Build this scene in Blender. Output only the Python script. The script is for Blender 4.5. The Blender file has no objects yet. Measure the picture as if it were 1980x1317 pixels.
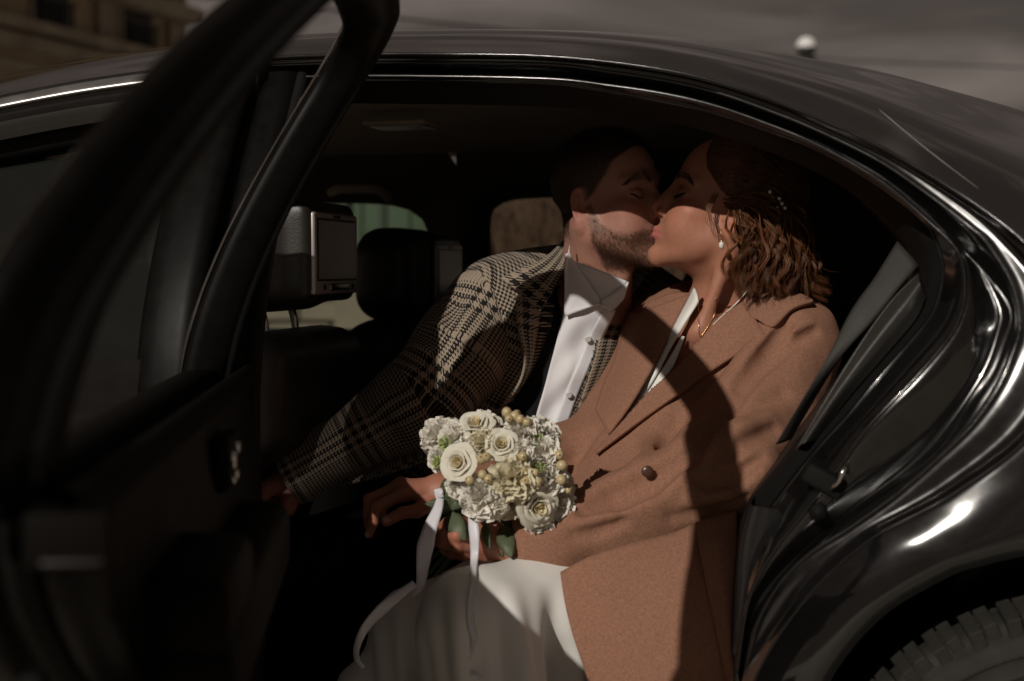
import bpy, bmesh, math, random
import numpy as np
from mathutils import Vector, Matrix
R_ = math.radians
random.seed(7); rng = np.random.default_rng(7)
scn = bpy.context.scene
COL = scn.collection

# ------------------------------------------------------------------ camera
FPX = 2750.0; PW, PH = 1980.0, 1317.0
CAM = np.array([0.4156, -1.80, 1.05])
YAW, PITCH = R_(13.0), R_(-2.95)
FWD = np.array([-math.sin(YAW)*math.cos(PITCH), math.cos(YAW)*math.cos(PITCH), math.sin(PITCH)])
RGT = np.array([math.cos(YAW), math.sin(YAW), 0.0])
UPV = np.cross(RGT, FWD)
cam_d = bpy.data.cameras.new('camera'); cam = bpy.data.objects.new('camera', cam_d); COL.objects.link(cam)
cam_d.sensor_width = 36.0; cam_d.lens = 36.0*FPX/PW
cam_d.clip_start = 0.05; cam_d.clip_end = 2000
M = Matrix.Identity(4)
for i in range(3):
    M[i][0] = RGT[i]; M[i][1] = UPV[i]; M[i][2] = -FWD[i]; M[i][3] = CAM[i]
cam.matrix_world = M
cam_d.dof.use_dof = True; cam_d.dof.focus_distance = 2.15; cam_d.dof.aperture_fstop = 3.4
scn.camera = cam

# ------------------------------------------------------------------ world, sun, exposure
SUN_TRAVEL = Vector((0.305, 1.0, -0.56)).normalized()
w = bpy.data.worlds.new('World'); scn.world = w; w.use_nodes = True
nt = w.node_tree; nt.nodes.clear()
wo = nt.nodes.new('ShaderNodeOutputWorld'); bg = nt.nodes.new('ShaderNodeBackground')
sky = nt.nodes.new('ShaderNodeTexSky'); sky.sky_type = 'NISHITA'; sky.sun_disc = False
_el = math.asin(-SUN_TRAVEL.z); _az = math.atan2(-SUN_TRAVEL.x, -SUN_TRAVEL.y)
sky.sun_elevation = _el; sky.sun_rotation = _az
skm = nt.nodes.new('ShaderNodeVectorMath'); skm.operation = 'SCALE'; skm.inputs['Scale'].default_value = 0.05
nt.links.new(sky.outputs[0], skm.inputs[0])
tc = nt.nodes.new('ShaderNodeTexCoord'); mp = nt.nodes.new('ShaderNodeMapping')
mp.inputs['Scale'].default_value = (1.0, 1.0, 3.2)
nt.links.new(tc.outputs['Generated'], mp.inputs[0])
nz = nt.nodes.new('ShaderNodeTexNoise'); nz.inputs['Scale'].default_value = 3.6; nz.inputs['Detail'].default_value = 7; nz.inputs['Roughness'].default_value = 0.52
nz.inputs['Distortion'].default_value = 0.5
nt.links.new(mp.outputs[0], nz.inputs['Vector'])
cr = nt.nodes.new('ShaderNodeValToRGB')
e = cr.color_ramp.elements
e[0].position = 0.30; e[0].color = (0.050, 0.039, 0.033, 1)
e[1].position = 0.74; e[1].color = (0.19, 0.152, 0.132, 1)
e2 = cr.color_ramp.elements.new(0.52); e2.color = (0.066, 0.051, 0.041, 1)
nt.links.new(nz.outputs['Fac'], cr.inputs[0])
mxw = nt.nodes.new('ShaderNodeMixRGB'); mxw.inputs[0].default_value = 0.97
nt.links.new(skm.outputs[0], mxw.inputs[1]); nt.links.new(cr.outputs[0], mxw.inputs[2])
nt.links.new(mxw.outputs[0], bg.inputs[0]); bg.inputs[1].default_value = 1.0
nt.links.new(bg.outputs[0], wo.inputs[0])
sun_d = bpy.data.lights.new('sun', 'SUN'); sun = bpy.data.objects.new('sun', sun_d); COL.objects.link(sun)
sun_d.energy = 2.55; sun_d.angle = R_(0.53); sun_d.color = (1.0, 0.93, 0.84)
sun.rotation_euler = SUN_TRAVEL.to_track_quat('-Z', 'Y').to_euler(); sun.location = (-3, -5, 6)
scn.view_settings.view_transform = 'Standard'; scn.view_settings.look = 'None'
scn.view_settings.exposure = 0.0; scn.view_settings.gamma = 1.0
scn.cycles.use_denoising = True
scn.cycles.max_bounces = 7

# ------------------------------------------------------------------ pixel helpers
def ray(px, py):
    return FWD + (px-PW/2)/FPX*RGT - (py-PH/2)/FPX*UPV
def cp(px, py, d):
    return CAM + d*ray(px, py)
def cpw(px, py, d):
    return cp(px, py, d+0.040*min(1, max(0, (960-py)/260)))
def cpm(px, py, d):
    return cp(px, py, d-0.055*min(1, max(0, (960-py)/260)))
def cpsw(l):
    return np.array([cpw(*q) for q in l])
def cps(l):
    return np.array([cp(*q) for q in l])
def at_y(px, py, y):
    r = ray(px, py); return CAM + r*((y-CAM[1])/r[1])
def ytum(z):
    t = min(max((z-0.84)/0.56, 0), 1); return -0.12+0.25*(t*t*(1.6-0.6*t))
def body(px, py, off=0.0):
    r = ray(px, py); y = 0.1
    for _ in range(12):
        p = CAM + r*((y-CAM[1])/r[1]); y = ytum(p[2])+off
    return CAM + r*((y-CAM[1])/r[1])
def to_px(P):
    P = np.atleast_2d(P)-CAM
    d = P@FWD
    return np.stack([PW/2+FPX*(P@RGT)/d, PH/2-FPX*(P@UPV)/d, d], 1)
def hit_plane(px, py, p0, n):
    r = ray(px, py); return CAM + r*(np.dot(np.array(p0)-CAM, n)/np.dot(r, n))

# ------------------------------------------------------------------ curves, noise
def crv(pts, n, smooth=True):
    P = np.asarray(pts, float)
    if smooth and len(P) > 2:
        Q = np.vstack([2*P[0]-P[1], P, 2*P[-1]-P[-2]]); out = []
        for i in range(1, len(Q)-2):
            t = np.linspace(0, 1, 14, endpoint=False)[:, None]
            a, b, c, d = Q[i-1], Q[i], Q[i+1], Q[i+2]
            out.append(0.5*((2*b)+(-a+c)*t+(2*a-5*b+4*c-d)*t**2+(-a+3*b-3*c+d)*t**3))
        P = np.vstack(out+[P[-1:]])
    s = np.r_[0, np.cumsum(np.linalg.norm(np.diff(P, axis=0), axis=1))]
    u = np.linspace(0, s[-1], n)
    return np.stack([np.interp(u, s, P[:, k]) for k in range(P.shape[1])], 1)
def _h(i, j, k):
    v = (i*374761393 + j*668265263 + k*2147483647 + 1013904223) & 0xFFFFFFFF
    v = ((v ^ (v >> 13))*1274126177) & 0xFFFFFFFF
    return ((v ^ (v >> 16)) & 0xFFFF)/65535.0
def vnoise(P):
    P = np.asarray(P, float); I = np.floor(P).astype(np.int64); F = P-I; F = F*F*(3-2*F); r = 0
    for a in (0, 1):
        for b in (0, 1):
            for c in (0, 1):
                wgt = (F[:, 0] if a else 1-F[:, 0])*(F[:, 1] if b else 1-F[:, 1])*(F[:, 2] if c else 1-F[:, 2])
                r = r + wgt*_h(I[:, 0]+a, I[:, 1]+b, I[:, 2]+c)
    return r*2-1

# ------------------------------------------------------------------ objects
def tag(o, label=None, cat=None, group=None, kind=None):
    if label: o['label'] = label
    if cat: o['category'] = cat
    if group: o['group'] = group
    if kind: o['kind'] = kind
    return o
def link(o, parent=None):
    COL.objects.link(o)
    if parent is not None: o.parent = parent
    return o
def empty(name, label=None, cat=None, loc=(0, 0, 0), group=None):
    # things whose parts are built in world coordinates keep the empty at the origin of its own frame
    o = bpy.data.objects.new(name, None); o.empty_display_size = 0.1; COL.objects.link(o); o.location = loc
    return tag(o, label, cat, group)
def mesh(name, V, F, mat, parent=None, smooth=True, uv=None, col=None, fix=False):
    me = bpy.data.meshes.new(name)
    V = np.asarray(V, float)
    if parent is not None and parent.location.length > 0 and parent.get('world_parts'):
        V = V-np.array(parent.location)
    me.from_pydata(V.tolist(), [], F if isinstance(F, list) else F.tolist())
    if fix:
        bm = bmesh.new(); bm.from_mesh(me); bmesh.ops.recalc_face_normals(bm, faces=bm.faces); bm.to_mesh(me); bm.free()
    if smooth: me.polygons.foreach_set('use_smooth', [True]*len(me.polygons))
    if uv is not None:
        l = me.uv_layers.new(name='UVMap'); idx = np.zeros(len(me.loops), np.int32); me.loops.foreach_get('vertex_index', idx)
        l.data.foreach_set('uv', np.asarray(uv, np.float32)[idx].ravel())
    if col is not None:
        a = me.color_attributes.new('Col', 'FLOAT_COLOR', 'POINT')
        c = np.ones((len(V), 4), np.float32); c[:, :3] = col; a.data.foreach_set('color', c.ravel())
    for m_ in (mat if isinstance(mat, (list, tuple)) else [mat]): me.materials.append(m_)
    me.update()
    return link(bpy.data.objects.new(name, me), parent)
def gridf(n, m, off=0, wrap=False):
    F = []
    for i in range(n-1):
        for j in range(m if wrap else m-1):
            j2 = (j+1) % m
            F.append((off+i*m+j, off+i*m+j2, off+(i+1)*m+j2, off+(i+1)*m+j))
    return F
def loft(name, rows, mat, parent=None, sub=1, uv=False, thick=0.0, fix=False):
    """rows: list of (n,3) curves -> sheet, optionally solid"""
    G = np.array(rows)                               # k,n,3
    if sub > 1:
        k = (len(rows)-1)*sub+1
        Q = np.vstack([2*G[:1]-G[1:2], G, 2*G[-1:]-G[-2:-1]]); out = []
        for i in range(1, len(Q)-2):
            for t in np.arange(sub)/sub:
                a, b, c, d = Q[i-1], Q[i], Q[i+1], Q[i+2]
                out.append(0.5*((2*b)+(-a+c)*t+(2*a-5*b+4*c-d)*t**2+(-a+3*b-3*c+d)*t**3))
        out.append(G[-1]); G = np.array(out)
    return sheet(name, G, mat, parent, thick, uv)
def gnormals(G):
    du = np.gradient(G, axis=1); dv = np.gradient(G, axis=0)
    N = np.cross(du, dv); L = np.linalg.norm(N, axis=2, keepdims=True); return N/np.maximum(L, 1e-9)
def sheet(name, G, mat, parent=None, thick=0.0, uv=False, toward=None):
    k, n, _ = G.shape
    UV = None
    if uv:
        u = np.r_[0, np.cumsum(np.linalg.norm(np.diff(G[:, n//2], axis=0), axis=1))]
        v = np.r_[0, np.cumsum(np.linalg.norm(np.diff(G[k//2], axis=0), axis=1))]
        UV = np.stack(np.meshgrid(u, v, indexing='ij'), 2).reshape(-1, 2)
    V = G.reshape(-1, 3); F = gridf(k, n)
    if thick:
        N = gnormals(G).reshape(-1, 3)
        if np.mean(N@FWD) < 0: N = -N                 # thickness goes away from the photographer's side
        V2 = V+N*thick; o = len(V)
        F2 = [tuple(o+q for q in f[::-1]) for f in F]
        E = [i for i in range(n)] + [i*n+n-1 for i in range(1, k)] + [(k-1)*n+i for i in range(n-2, -1, -1)] + [i*n for i in range(k-2, 0, -1)]
        S = [(E[i], E[(i+1) % len(E)], o+E[(i+1) % len(E)], o+E[i]) for i in range(len(E))]
        V = np.vstack([V, V2]); F = F+F2+S
        if UV is not None: UV = np.vstack([UV, UV])
    return mesh(name, V, F, mat, parent, uv=UV, fix=bool(thick))
def tube_data(P, r, k=8, cap=True):
    P = np.asarray(P, float); n = len(P); r = np.broadcast_to(r, (n,)) if np.ndim(r) < 2 else r
    T = np.gradient(P, axis=0); T /= np.maximum(np.linalg.norm(T, axis=1, keepdims=True), 1e-9)
    a = np.array([0.31, 0.17, 0.93]); N = a-T[0]*np.dot(a, T[0]); N /= np.linalg.norm(N); V = []
    for i in range(n):
        N = N-T[i]*np.dot(N, T[i]); N /= max(np.linalg.norm(N), 1e-9); B = np.cross(T[i], N)
        for j in range(k):
            t = 2*math.pi*j/k; V.append(P[i]+r[i]*(math.cos(t)*N+math.sin(t)*B))
    F = gridf(n, k, 0, True)
    if cap: F += [tuple(range(k))[::-1], tuple((n-1)*k+j for j in range(k))]
    return np.array(V), F
def tube(name, P, r, mat, parent=None, k=8):
    V, F = tube_data(P, r, k); return mesh(name, V, F, mat, parent)
def boxd(c, s, rot=None):
    c = np.array(c, float); s = np.array(s, float)/2
    V = np.array([[x, y, z] for x in (-1, 1) for y in (-1, 1) for z in (-1, 1)])*s
    if rot is not None: V = V@np.array(rot).T
    return V+c, [(0, 1, 3, 2), (4, 6, 7, 5), (0, 4, 5, 1), (2, 3, 7, 6), (0, 2, 6, 4), (1, 5, 7, 3)]
def box(name, c, s, mat, parent=None, rot=None, bev=0.0):
    V, F = boxd(c, s, rot); o = mesh(name, V, F, mat, parent, smooth=False)
    if bev:
        bm = bmesh.new(); bm.from_mesh(o.data)
        bmesh.ops.bevel(bm, geom=bm.edges[:], offset=bev, segments=3, affect='EDGES', profile=0.5)
        for f in bm.faces: f.smooth = True
        bm.to_mesh(o.data); bm.free()
    return o
class Acc:
    def __init__(s): s.V = []; s.F = []; s.n = 0; s.C = []
    def add(s, V, F, c=None):
        V = np.asarray(V); s.V.append(V); s.F += [tuple(int(q)+s.n for q in f) for f in F]; s.n += len(V)
        if c is not None: s.C.append(np.broadcast_to(c, (len(V), 3)))
    def build(s, name, mat, parent=None, smooth=True):
        return mesh(name, np.vstack(s.V), s.F, mat, parent, smooth, col=np.vstack(s.C) if s.C else None)

# ------------------------------------------------------------------ signed distance modelling
def smin(a, b, k):
    h = np.clip(0.5+0.5*(b-a)/k, 0, 1); return b*(1-h)+a*h-k*h*(1-h)
def ssub(a, b, k): return -smin(-a, b, k)          # a minus b
def sph(p, c, r): return np.linalg.norm(p-np.asarray(c), axis=1)-r
def ell(p, c, r):
    q = p-np.asarray(c); r = np.asarray(r, float)
    k0 = np.linalg.norm(q/r, axis=1); k1 = np.linalg.norm(q/(r*r), axis=1)
    return np.where(k1 > 1e-9, k0*(k0-1)/np.maximum(k1, 1e-9), -r.min())
def cap(p, a, b, ra, rb=None):
    rb = ra if rb is None else rb
    a = np.asarray(a, float); b = np.asarray(b, float); ab = b-a
    t = np.clip(((p-a)@ab)/max(ab@ab, 1e-12), 0, 1)
    return np.linalg.norm(p-a-t[:, None]*ab, axis=1)-(ra+(rb-ra)*t)
def chain(p, pts, rs, k=None):
    d = None
    for i in range(len(pts)-1):
        c = cap(p, pts[i], pts[i+1], rs[i], rs[i+1])
        d = c if d is None else (np.minimum(d, c) if k is None else smin(d, c, k))
    return d
def rbox(p, c, half, r, rot=None):
    q = p-np.asarray(c)
    if rot is not None: q = q@np.asarray(rot)
    q = np.abs(q)-(np.asarray(half)-r)
    return np.linalg.norm(np.maximum(q, 0), axis=1)+np.minimum(q.max(axis=1), 0)-r
def nets(f, lo, hi, h):
    """surface nets on a narrow band; returns vertices and quads"""
    lo = np.asarray(lo, float); hi = np.asarray(hi, float); K = 4
    nc = np.ceil((hi-lo)/(h*K)).astype(int)+1
    gx = [lo[i]+np.arange(nc[i])*h*K for i in range(3)]
    P = np.stack(np.meshgrid(*gx, indexing='ij'), 3).reshape(-1, 3)
    C = f(P).reshape(nc)
    n = (nc-1)*K+1
    val = np.empty(n, np.float32)
    fine = [np.arange(n[i]) for i in range(3)]
    near = np.abs(C) < h*K*2.4
    idx = [np.minimum((fine[i]+K//2)//K, nc[i]-1) for i in range(3)]
    sel = near[np.ix_(*idx)]; val[:] = C[np.ix_(*idx)]
    I = np.argwhere(sel)
    for s in range(0, len(I), 400000):
        J = I[s:s+400000]; val[J[:, 0], J[:, 1], J[:, 2]] = f(lo+J*h)
    neg = val < 0
    c = neg[:-1, :-1, :-1].astype(np.int8)
    cnt = sum(neg[a:n[0]-1+a, b:n[1]-1+b, d:n[2]-1+d].astype(np.int8) for a in (0, 1) for b in (0, 1) for d in (0, 1))
    cells = np.argwhere((cnt > 0) & (cnt < 8))
    vid = -np.ones(n-1, np.int64); vid[cells[:, 0], cells[:, 1], cells[:, 2]] = np.arange(len(cells))
    acc = np.zeros((len(cells), 3)); num = np.zeros(len(cells))
    cor = [(a, b, d) for a in (0, 1) for b in (0, 1) for d in (0, 1)]
    for u in range(8):
        for v in range(u+1, 8):
            A, B = cor[u], cor[v]
            if sum(abs(A[i]-B[i]) for i in range(3)) != 1: continue
            va = val[cells[:, 0]+A[0], cells[:, 1]+A[1], cells[:, 2]+A[2]].astype(float)
            vb = val[cells[:, 0]+B[0], cells[:, 1]+B[1], cells[:, 2]+B[2]].astype(float)
            m = (va < 0) != (vb < 0)
            t = np.where(m, va/np.where(m, va-vb, 1), 0)
            acc[m] += (np.array(A)+(np.array(B)-np.array(A))*t[:, None])[m]; num[m] += 1
    V = lo+(cells+acc/num[:, None])*h
    Q = []
    for ax in range(3):
        b, d = [(1, 2), (2, 0), (0, 1)][ax]
        s0 = [slice(None)]*3; s1 = [slice(None)]*3; s0[ax] = slice(0, -1); s1[ax] = slice(1, None)
        ch = neg[tuple(s0)] != neg[tuple(s1)]
        E = np.argwhere(ch); E = E[(E[:, b] > 0) & (E[:, d] > 0) & (E[:, b] < n[b]-1) & (E[:, d] < n[d]-1)]
        fl = neg[E[:, 0], E[:, 1], E[:, 2]]
        def at(ob, od):
            X = E.copy(); X[:, b] -= ob; X[:, d] -= od; return vid[X[:, 0], X[:, 1], X[:, 2]]
        q = np.stack([at(1, 1), at(0, 1), at(0, 0), at(1, 0)], 1)
        q[~fl] = q[~fl][:, ::-1]; Q.append(q)
    Q = np.vstack(Q); Q = Q[(Q >= 0).all(1)]
    return V, Q
def relax(V, Q, it=1, lam=0.5):
    for _ in range(it):
        S = np.zeros_like(V); n = np.zeros(len(V))
        for a in range(4):
            b = (a+1) % 4
            np.add.at(S, Q[:, a], V[Q[:, b]]); np.add.at(n, Q[:, a], 1)
            np.add.at(S, Q[:, b], V[Q[:, a]]); np.add.at(n, Q[:, b], 1)
        V = V*(1-lam)+lam*S/np.maximum(n, 1)[:, None]
    return V
def vnormals(V, Q):
    N = np.cross(V[Q[:, 2]]-V[Q[:, 0]], V[Q[:, 3]]-V[Q[:, 1]]); O = np.zeros_like(V)
    for a in range(4): np.add.at(O, Q[:, a], N)
    return O/np.maximum(np.linalg.norm(O, axis=1, keepdims=True), 1e-12)
def grad(f, P, e=0.0015):
    G = np.stack([f(P+np.eye(3)[i]*e)-f(P-np.eye(3)[i]*e) for i in range(3)], 1)
    return G/np.maximum(np.linalg.norm(G, axis=1, keepdims=True), 1e-9)
def march(f, pxs, off=0.0, d0=1.2, dmax=4.0):
    """first point of the surface f = off met by the ray of each pixel"""
    pxs = np.asarray(pxs, float)
    D = FWD+((pxs[:, 0]-PW/2)/FPX)[:, None]*RGT-((pxs[:, 1]-PH/2)/FPX)[:, None]*UPV
    t = np.full(len(pxs), d0); L = np.linalg.norm(D, axis=1)
    for _ in range(90):
        t = np.minimum(t+0.8*(f(CAM+t[:, None]*D)-off)/L, dmax)
    return t
def inpoly(pts, poly):
    poly = np.asarray(poly, float); x, y = pts[:, 0], pts[:, 1]; ins = np.zeros(len(pts), bool); j = len(poly)-1
    for i in range(len(poly)):
        xi, yi, xj, yj = *poly[i], *poly[j]
        if yi != yj:
            c = ((yi > y) != (yj > y)) & (x < (xj-xi)*(y-yi)/(yj-yi)+xi); ins ^= c
        j = i
    return ins
def drape(name, eA, eB, f, mat, parent, n=28, m=10, off=0.004, thick=0.004, lift=None, uv=False, smoothd=3, bulge=0.0):
    """cloth piece between two traced edges, laid on the surface f"""
    A = crv(eA, n); B = crv(eB, n); s = np.linspace(0, 1, m)
    G = A[:, None, :]*(1-s[None, :, None])+B[:, None, :]*s[None, :, None]
    t = march(f, G.reshape(-1, 2), off).reshape(n, m)
    med = np.median(t); t = np.clip(t, med-0.25, med+0.25)
    for _ in range(smoothd):
        tp = np.pad(t, 1, mode='edge'); t = (tp[:-2, 1:-1]+tp[2:, 1:-1]+tp[1:-1, :-2]+tp[1:-1, 2:]+2*t)/6
    if lift is not None: t = t-lift(np.linspace(0, 1, n)[:, None], s[None, :])
    t = t-bulge*np.sin(np.pi*s)[None, :]
    W = np.array([[cp(G[i, j, 0], G[i, j, 1], t[i, j]) for j in range(m)] for i in range(n)])
    return sheet(name, W, mat, parent, thick, uv)

def strands_mesh(paths, r, cols):
    """paths (n,k,3) -> tapered three-sided tubes"""
    n, k, _ = paths.shape
    T = np.gradient(paths, axis=1); T /= np.maximum(np.linalg.norm(T, axis=2, keepdims=True), 1e-9)
    a = np.cross(T, FWD+0.2*UPV); a /= np.maximum(np.linalg.norm(a, axis=2, keepdims=True), 1e-9); b = np.cross(T, a)
    tap = r*np.clip(1.25-np.linspace(0, 1, k)**3, 0.15, 1)[None, :, None]
    V = np.stack([paths+tap*(math.cos(t)*a+math.sin(t)*b) for t in (0, 2.094, 4.189)], 2).reshape(-1, 3)
    base = (np.arange(n)*k*3)[:, None]+(np.arange(k-1)*3)[None, :]; base = base.reshape(-1, 1); F = []
    for i in range(3):
        j = (i+1) % 3; F.append(np.hstack([base+i, base+j, base+3+j, base+3+i]))
    return V, np.vstack(F), np.repeat(cols, k*3, axis=0)

# ------------------------------------------------------------------ materials
MATS = {}
def mat(name, base=(0.5, 0.5, 0.5), rough=0.5, metal=0.0, spec=0.5, noise=None, bump=None, coat=0.0, sss=0.0, vcol=False, sheen=0.0, trans=0.0, alpha=1.0, emis=None, sssr=(1.0, 0.35, 0.2), bscale_detail=4, transl=0.0):
    """noise = (scale, amount, rough amount); bump = (scale, strength, distance)"""
    m = bpy.data.materials.new(name); m.use_nodes = True; t = m.node_tree; b = t.nodes['Principled BSDF']
    b.inputs['Base Color'].default_value = (*base, 1); b.inputs['Roughness'].default_value = rough
    b.inputs['Metallic'].default_value = metal; b.inputs['Specular IOR Level'].default_value = spec
    b.inputs['Coat Weight'].default_value = coat; b.inputs['Coat Roughness'].default_value = 0.03
    if sss:
        b.inputs['Subsurface Weight'].default_value = sss; b.inputs['Subsurface Radius'].default_value = sssr
        b.inputs['Subsurface Scale'].default_value = 0.006
    if sheen:
        b.inputs['Sheen Weight'].default_value = sheen; b.inputs['Sheen Roughness'].default_value = 0.45
        b.inputs['Sheen Tint'].default_value = (*[min(1, c*2.2) for c in base], 1)
    if trans: b.inputs['Transmission Weight'].default_value = trans
    if alpha < 1: b.inputs['Alpha'].default_value = alpha
    if emis: b.inputs['Emission Color'].default_value = (*emis[0], 1); b.inputs['Emission Strength'].default_value = emis[1]
    tc = t.nodes.new('ShaderNodeTexCoord')
    src = None
    if vcol:
        a = t.nodes.new('ShaderNodeVertexColor'); a.layer_name = 'Col'; src = a.outputs[0]
        t.links.new(src, b.inputs['Base Color'])
    if noise:
        n = t.nodes.new('ShaderNodeTexNoise'); n.inputs['Scale'].default_value = noise[0]; n.inputs['Detail'].default_value = 5
        t.links.new(tc.outputs['Object'], n.inputs['Vector'])
        mr = t.nodes.new('ShaderNodeMapRange'); mr.inputs[1].default_value = 0.25; mr.inputs[2].default_value = 0.75
        mr.inputs[3].default_value = 1-noise[1]; mr.inputs[4].default_value = 1+noise[1]
        t.links.new(n.outputs['Fac'], mr.inputs[0])
        mul = t.nodes.new('ShaderNodeVectorMath'); mul.operation = 'SCALE'
        if src: t.links.new(src, mul.inputs[0])
        else: mul.inputs[0].default_value = base
        t.links.new(mr.outputs[0], mul.inputs['Scale']); t.links.new(mul.outputs[0], b.inputs['Base Color'])
        if len(noise) > 2 and noise[2]:
            m2 = t.nodes.new('ShaderNodeMapRange'); m2.inputs[3].default_value = max(0, rough-noise[2]); m2.inputs[4].default_value = rough+noise[2]
            t.links.new(n.outputs['Fac'], m2.inputs[0]); t.links.new(m2.outputs[0], b.inputs['Roughness'])
    if bump:
        n = t.nodes.new('ShaderNodeTexNoise'); n.inputs['Scale'].default_value = bump[0]; n.inputs['Detail'].default_value = bscale_detail
        t.links.new(tc.outputs['Object'], n.inputs['Vector'])
        bp = t.nodes.new('ShaderNodeBump'); bp.inputs['Strength'].default_value = bump[1]; bp.inputs['Distance'].default_value = bump[2]
        t.links.new(n.outputs['Fac'], bp.inputs['Height']); t.links.new(bp.outputs[0], b.inputs['Normal'])
    if transl:
        out = t.nodes['Material Output']; tr = t.nodes.new('ShaderNodeBsdfTranslucent'); mx = t.nodes.new('ShaderNodeMixShader')
        tr.inputs[0].default_value = (*base, 1); mx.inputs[0].default_value = transl
        t.links.new(b.outputs[0], mx.inputs[1]); t.links.new(tr.outputs[0], mx.inputs[2]); t.links.new(mx.outputs[0], out.inputs[0])
    MATS[name] = m
    return m
paint = mat('black_paint', (0.0045, 0.0040, 0.0040), 0.10, coat=1.0, spec=0.5, bump=(2.2, 0.05, 0.02), noise=(30, 0.15, 0.04))
paint_dusty = mat('black_paint_jamb', (0.0055, 0.005, 0.0048), 0.16, coat=0.7, bump=(5, 0.03, 0.01), noise=(60, 0.3, 0.05))
door_trim_m = mat('black_door_trim', (0.0045, 0.0036, 0.0028), 0.65, spec=0.06, bump=(700, 0.15, 0.001), noise=(12, 0.2, 0.08))
door_dark = mat('black_door_paint', (0.0035, 0.003, 0.0026), 0.42, spec=0.09, bump=(7, 0.1, 0.01), noise=(50, 0.25, 0.08))
glassd = mat('dark_glass', (0.006, 0.006, 0.006), 0.05, spec=0.35, alpha=0.88, noise=(3, 0.1))
rubber = mat('rubber', (0.0065, 0.006, 0.0055), 0.70, spec=0.14, bump=(900, 0.35, 0.001), noise=(40, 0.25, 0.1))
trimblk = mat('black_trim', (0.010, 0.0088, 0.0078), 0.5, spec=0.28, bump=(700, 0.15, 0.001), noise=(12, 0.2, 0.08))
leather = mat('black_leather', (0.024, 0.020, 0.0175), 0.42, spec=0.45, bump=(420, 0.35, 0.001), noise=(9, 0.2, 0.08))
leatherg = mat('grey_leather', (0.035, 0.033, 0.030), 0.45, spec=0.45, bump=(420, 0.35, 0.001), noise=(9, 0.2, 0.08))
linerm = mat('headliner', (0.42, 0.34, 0.27), 0.9, spec=0.1, bump=(900, 0.3, 0.001), noise=(6, 0.1))
chrome = mat('chrome', (0.62, 0.60, 0.58), 0.12, metal=1.0, noise=(40, 0.05, 0.06))
brushed = mat('brushed_aluminium', (0.62, 0.60, 0.58), 0.36, metal=1.0, noise=(40, 0.05, 0.06))
scratchm = mat('paint_scratch', (0.30, 0.27, 0.25), 0.5, noise=(90, 0.2))
steel = mat('steel', (0.35, 0.34, 0.33), 0.25, metal=1.0, noise=(60, 0.1, 0.08))
silverp = mat('silver_plastic', (0.42, 0.38, 0.36), 0.35, metal=0.4, noise=(40, 0.05, 0.05))
screenm = mat('screen', (0.13, 0.11, 0.108), 0.25, spec=0.5, noise=(6, 0.08, 0.05))
redl = mat('red_reflector', (0.20, 0.008, 0.012), 0.2, spec=0.6, noise=(90, 0.2), bump=(260, 0.5, 0.002))
glassm = mat('tinted_glass', (0.012, 0.013, 0.012), 0.03, spec=0.5, alpha=0.88, noise=(3, 0.1))
glassw = mat('windscreen_glass', (0.015, 0.02, 0.015), 0.03, spec=0.5, alpha=0.12, noise=(3, 0.1))
trimsteel = mat('dull_steel', (0.03, 0.028, 0.026), 0.5, metal=0.6, noise=(60, 0.1, 0.08))
fartrim = mat('far_trim', (0.065, 0.052, 0.042), 0.6, spec=0.2, bump=(700, 0.15, 0.001), noise=(9, 0.15))
glassc = mat('clear_glass', (0.015, 0.02, 0.015), 0.03, spec=0.5, alpha=0.45, noise=(3, 0.1))
tyrem = mat('tyre', (0.024, 0.0225, 0.019), 0.8, spec=0.25, bump=(140, 0.5, 0.002), noise=(22, 0.35, 0.1))
rimm = mat('rim', (0.03, 0.03, 0.03), 0.35, metal=0.6, noise=(20, 0.2, 0.1))
belt = mat('seat_belt_webbing', (0.040, 0.038, 0.034), 0.6, spec=0.4, noise=(30, 0.1), bump=(1500, 0.6, 0.001))
skin = mat('skin', (0.5, 0.25, 0.17), 0.50, spec=0.35, sss=0.22, vcol=True, noise=(190, 0.07, 0.07), bump=(850, 0.16, 0.0012))
nail = mat('nail', (0.52, 0.27, 0.21), 0.22, spec=0.5, sss=0.1, noise=(60, 0.06))
hair_m = mat('dark_hair', (0.018, 0.010, 0.0065), 0.5, spec=0.4, vcol=True)
hair_w = mat('brown_hair', (0.10, 0.042, 0.020), 0.42, spec=0.32, vcol=True)
camel = mat('camel_wool', (0.272, 0.138, 0.090), 0.92, spec=0.12, sheen=0.25, noise=(330, 0.23), bump=(480, 0.5, 0.0017))
camel_in = mat('camel_lining', (0.15, 0.072, 0.045), 0.6, spec=0.3, noise=(30, 0.1), bump=(300, 0.2, 0.001))
satin = mat('white_crepe', (0.80, 0.785, 0.74), 0.5, spec=0.35, sheen=0.1, noise=(14, 0.02), bump=(1100, 0.10, 0.0006))
shirtm = mat('white_cotton', (0.78, 0.77, 0.79), 0.75, spec=0.2, noise=(40, 0.02), bump=(24, 0.25, 0.006))
jacketm = mat('black_suit', (0.010, 0.0098, 0.0100), 0.85, spec=0.2, sheen=0.1, noise=(200, 0.3), bump=(900, 0.4, 0.001))
trouser = mat('black_trousers', (0.0075, 0.0072, 0.0072), 0.9, spec=0.15, noise=(200, 0.3), bump=(700, 0.4, 0.001))
ribbonm = mat('white_satin_ribbon', (0.76, 0.74, 0.78), 0.33, spec=0.5, noise=(20, 0.03), bump=(60, 0.15, 0.002), transl=0.12)
petalm = mat('rose_petal', (0.83, 0.79, 0.67), 0.55, spec=0.3, noise=(45, 0.05), bump=(90, 0.25, 0.002), transl=0.22)
petalc = mat('rose_heart_petal', (0.80, 0.69, 0.44), 0.55, spec=0.3, noise=(45, 0.08), bump=(90, 0.25, 0.002), transl=0.22)
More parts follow.
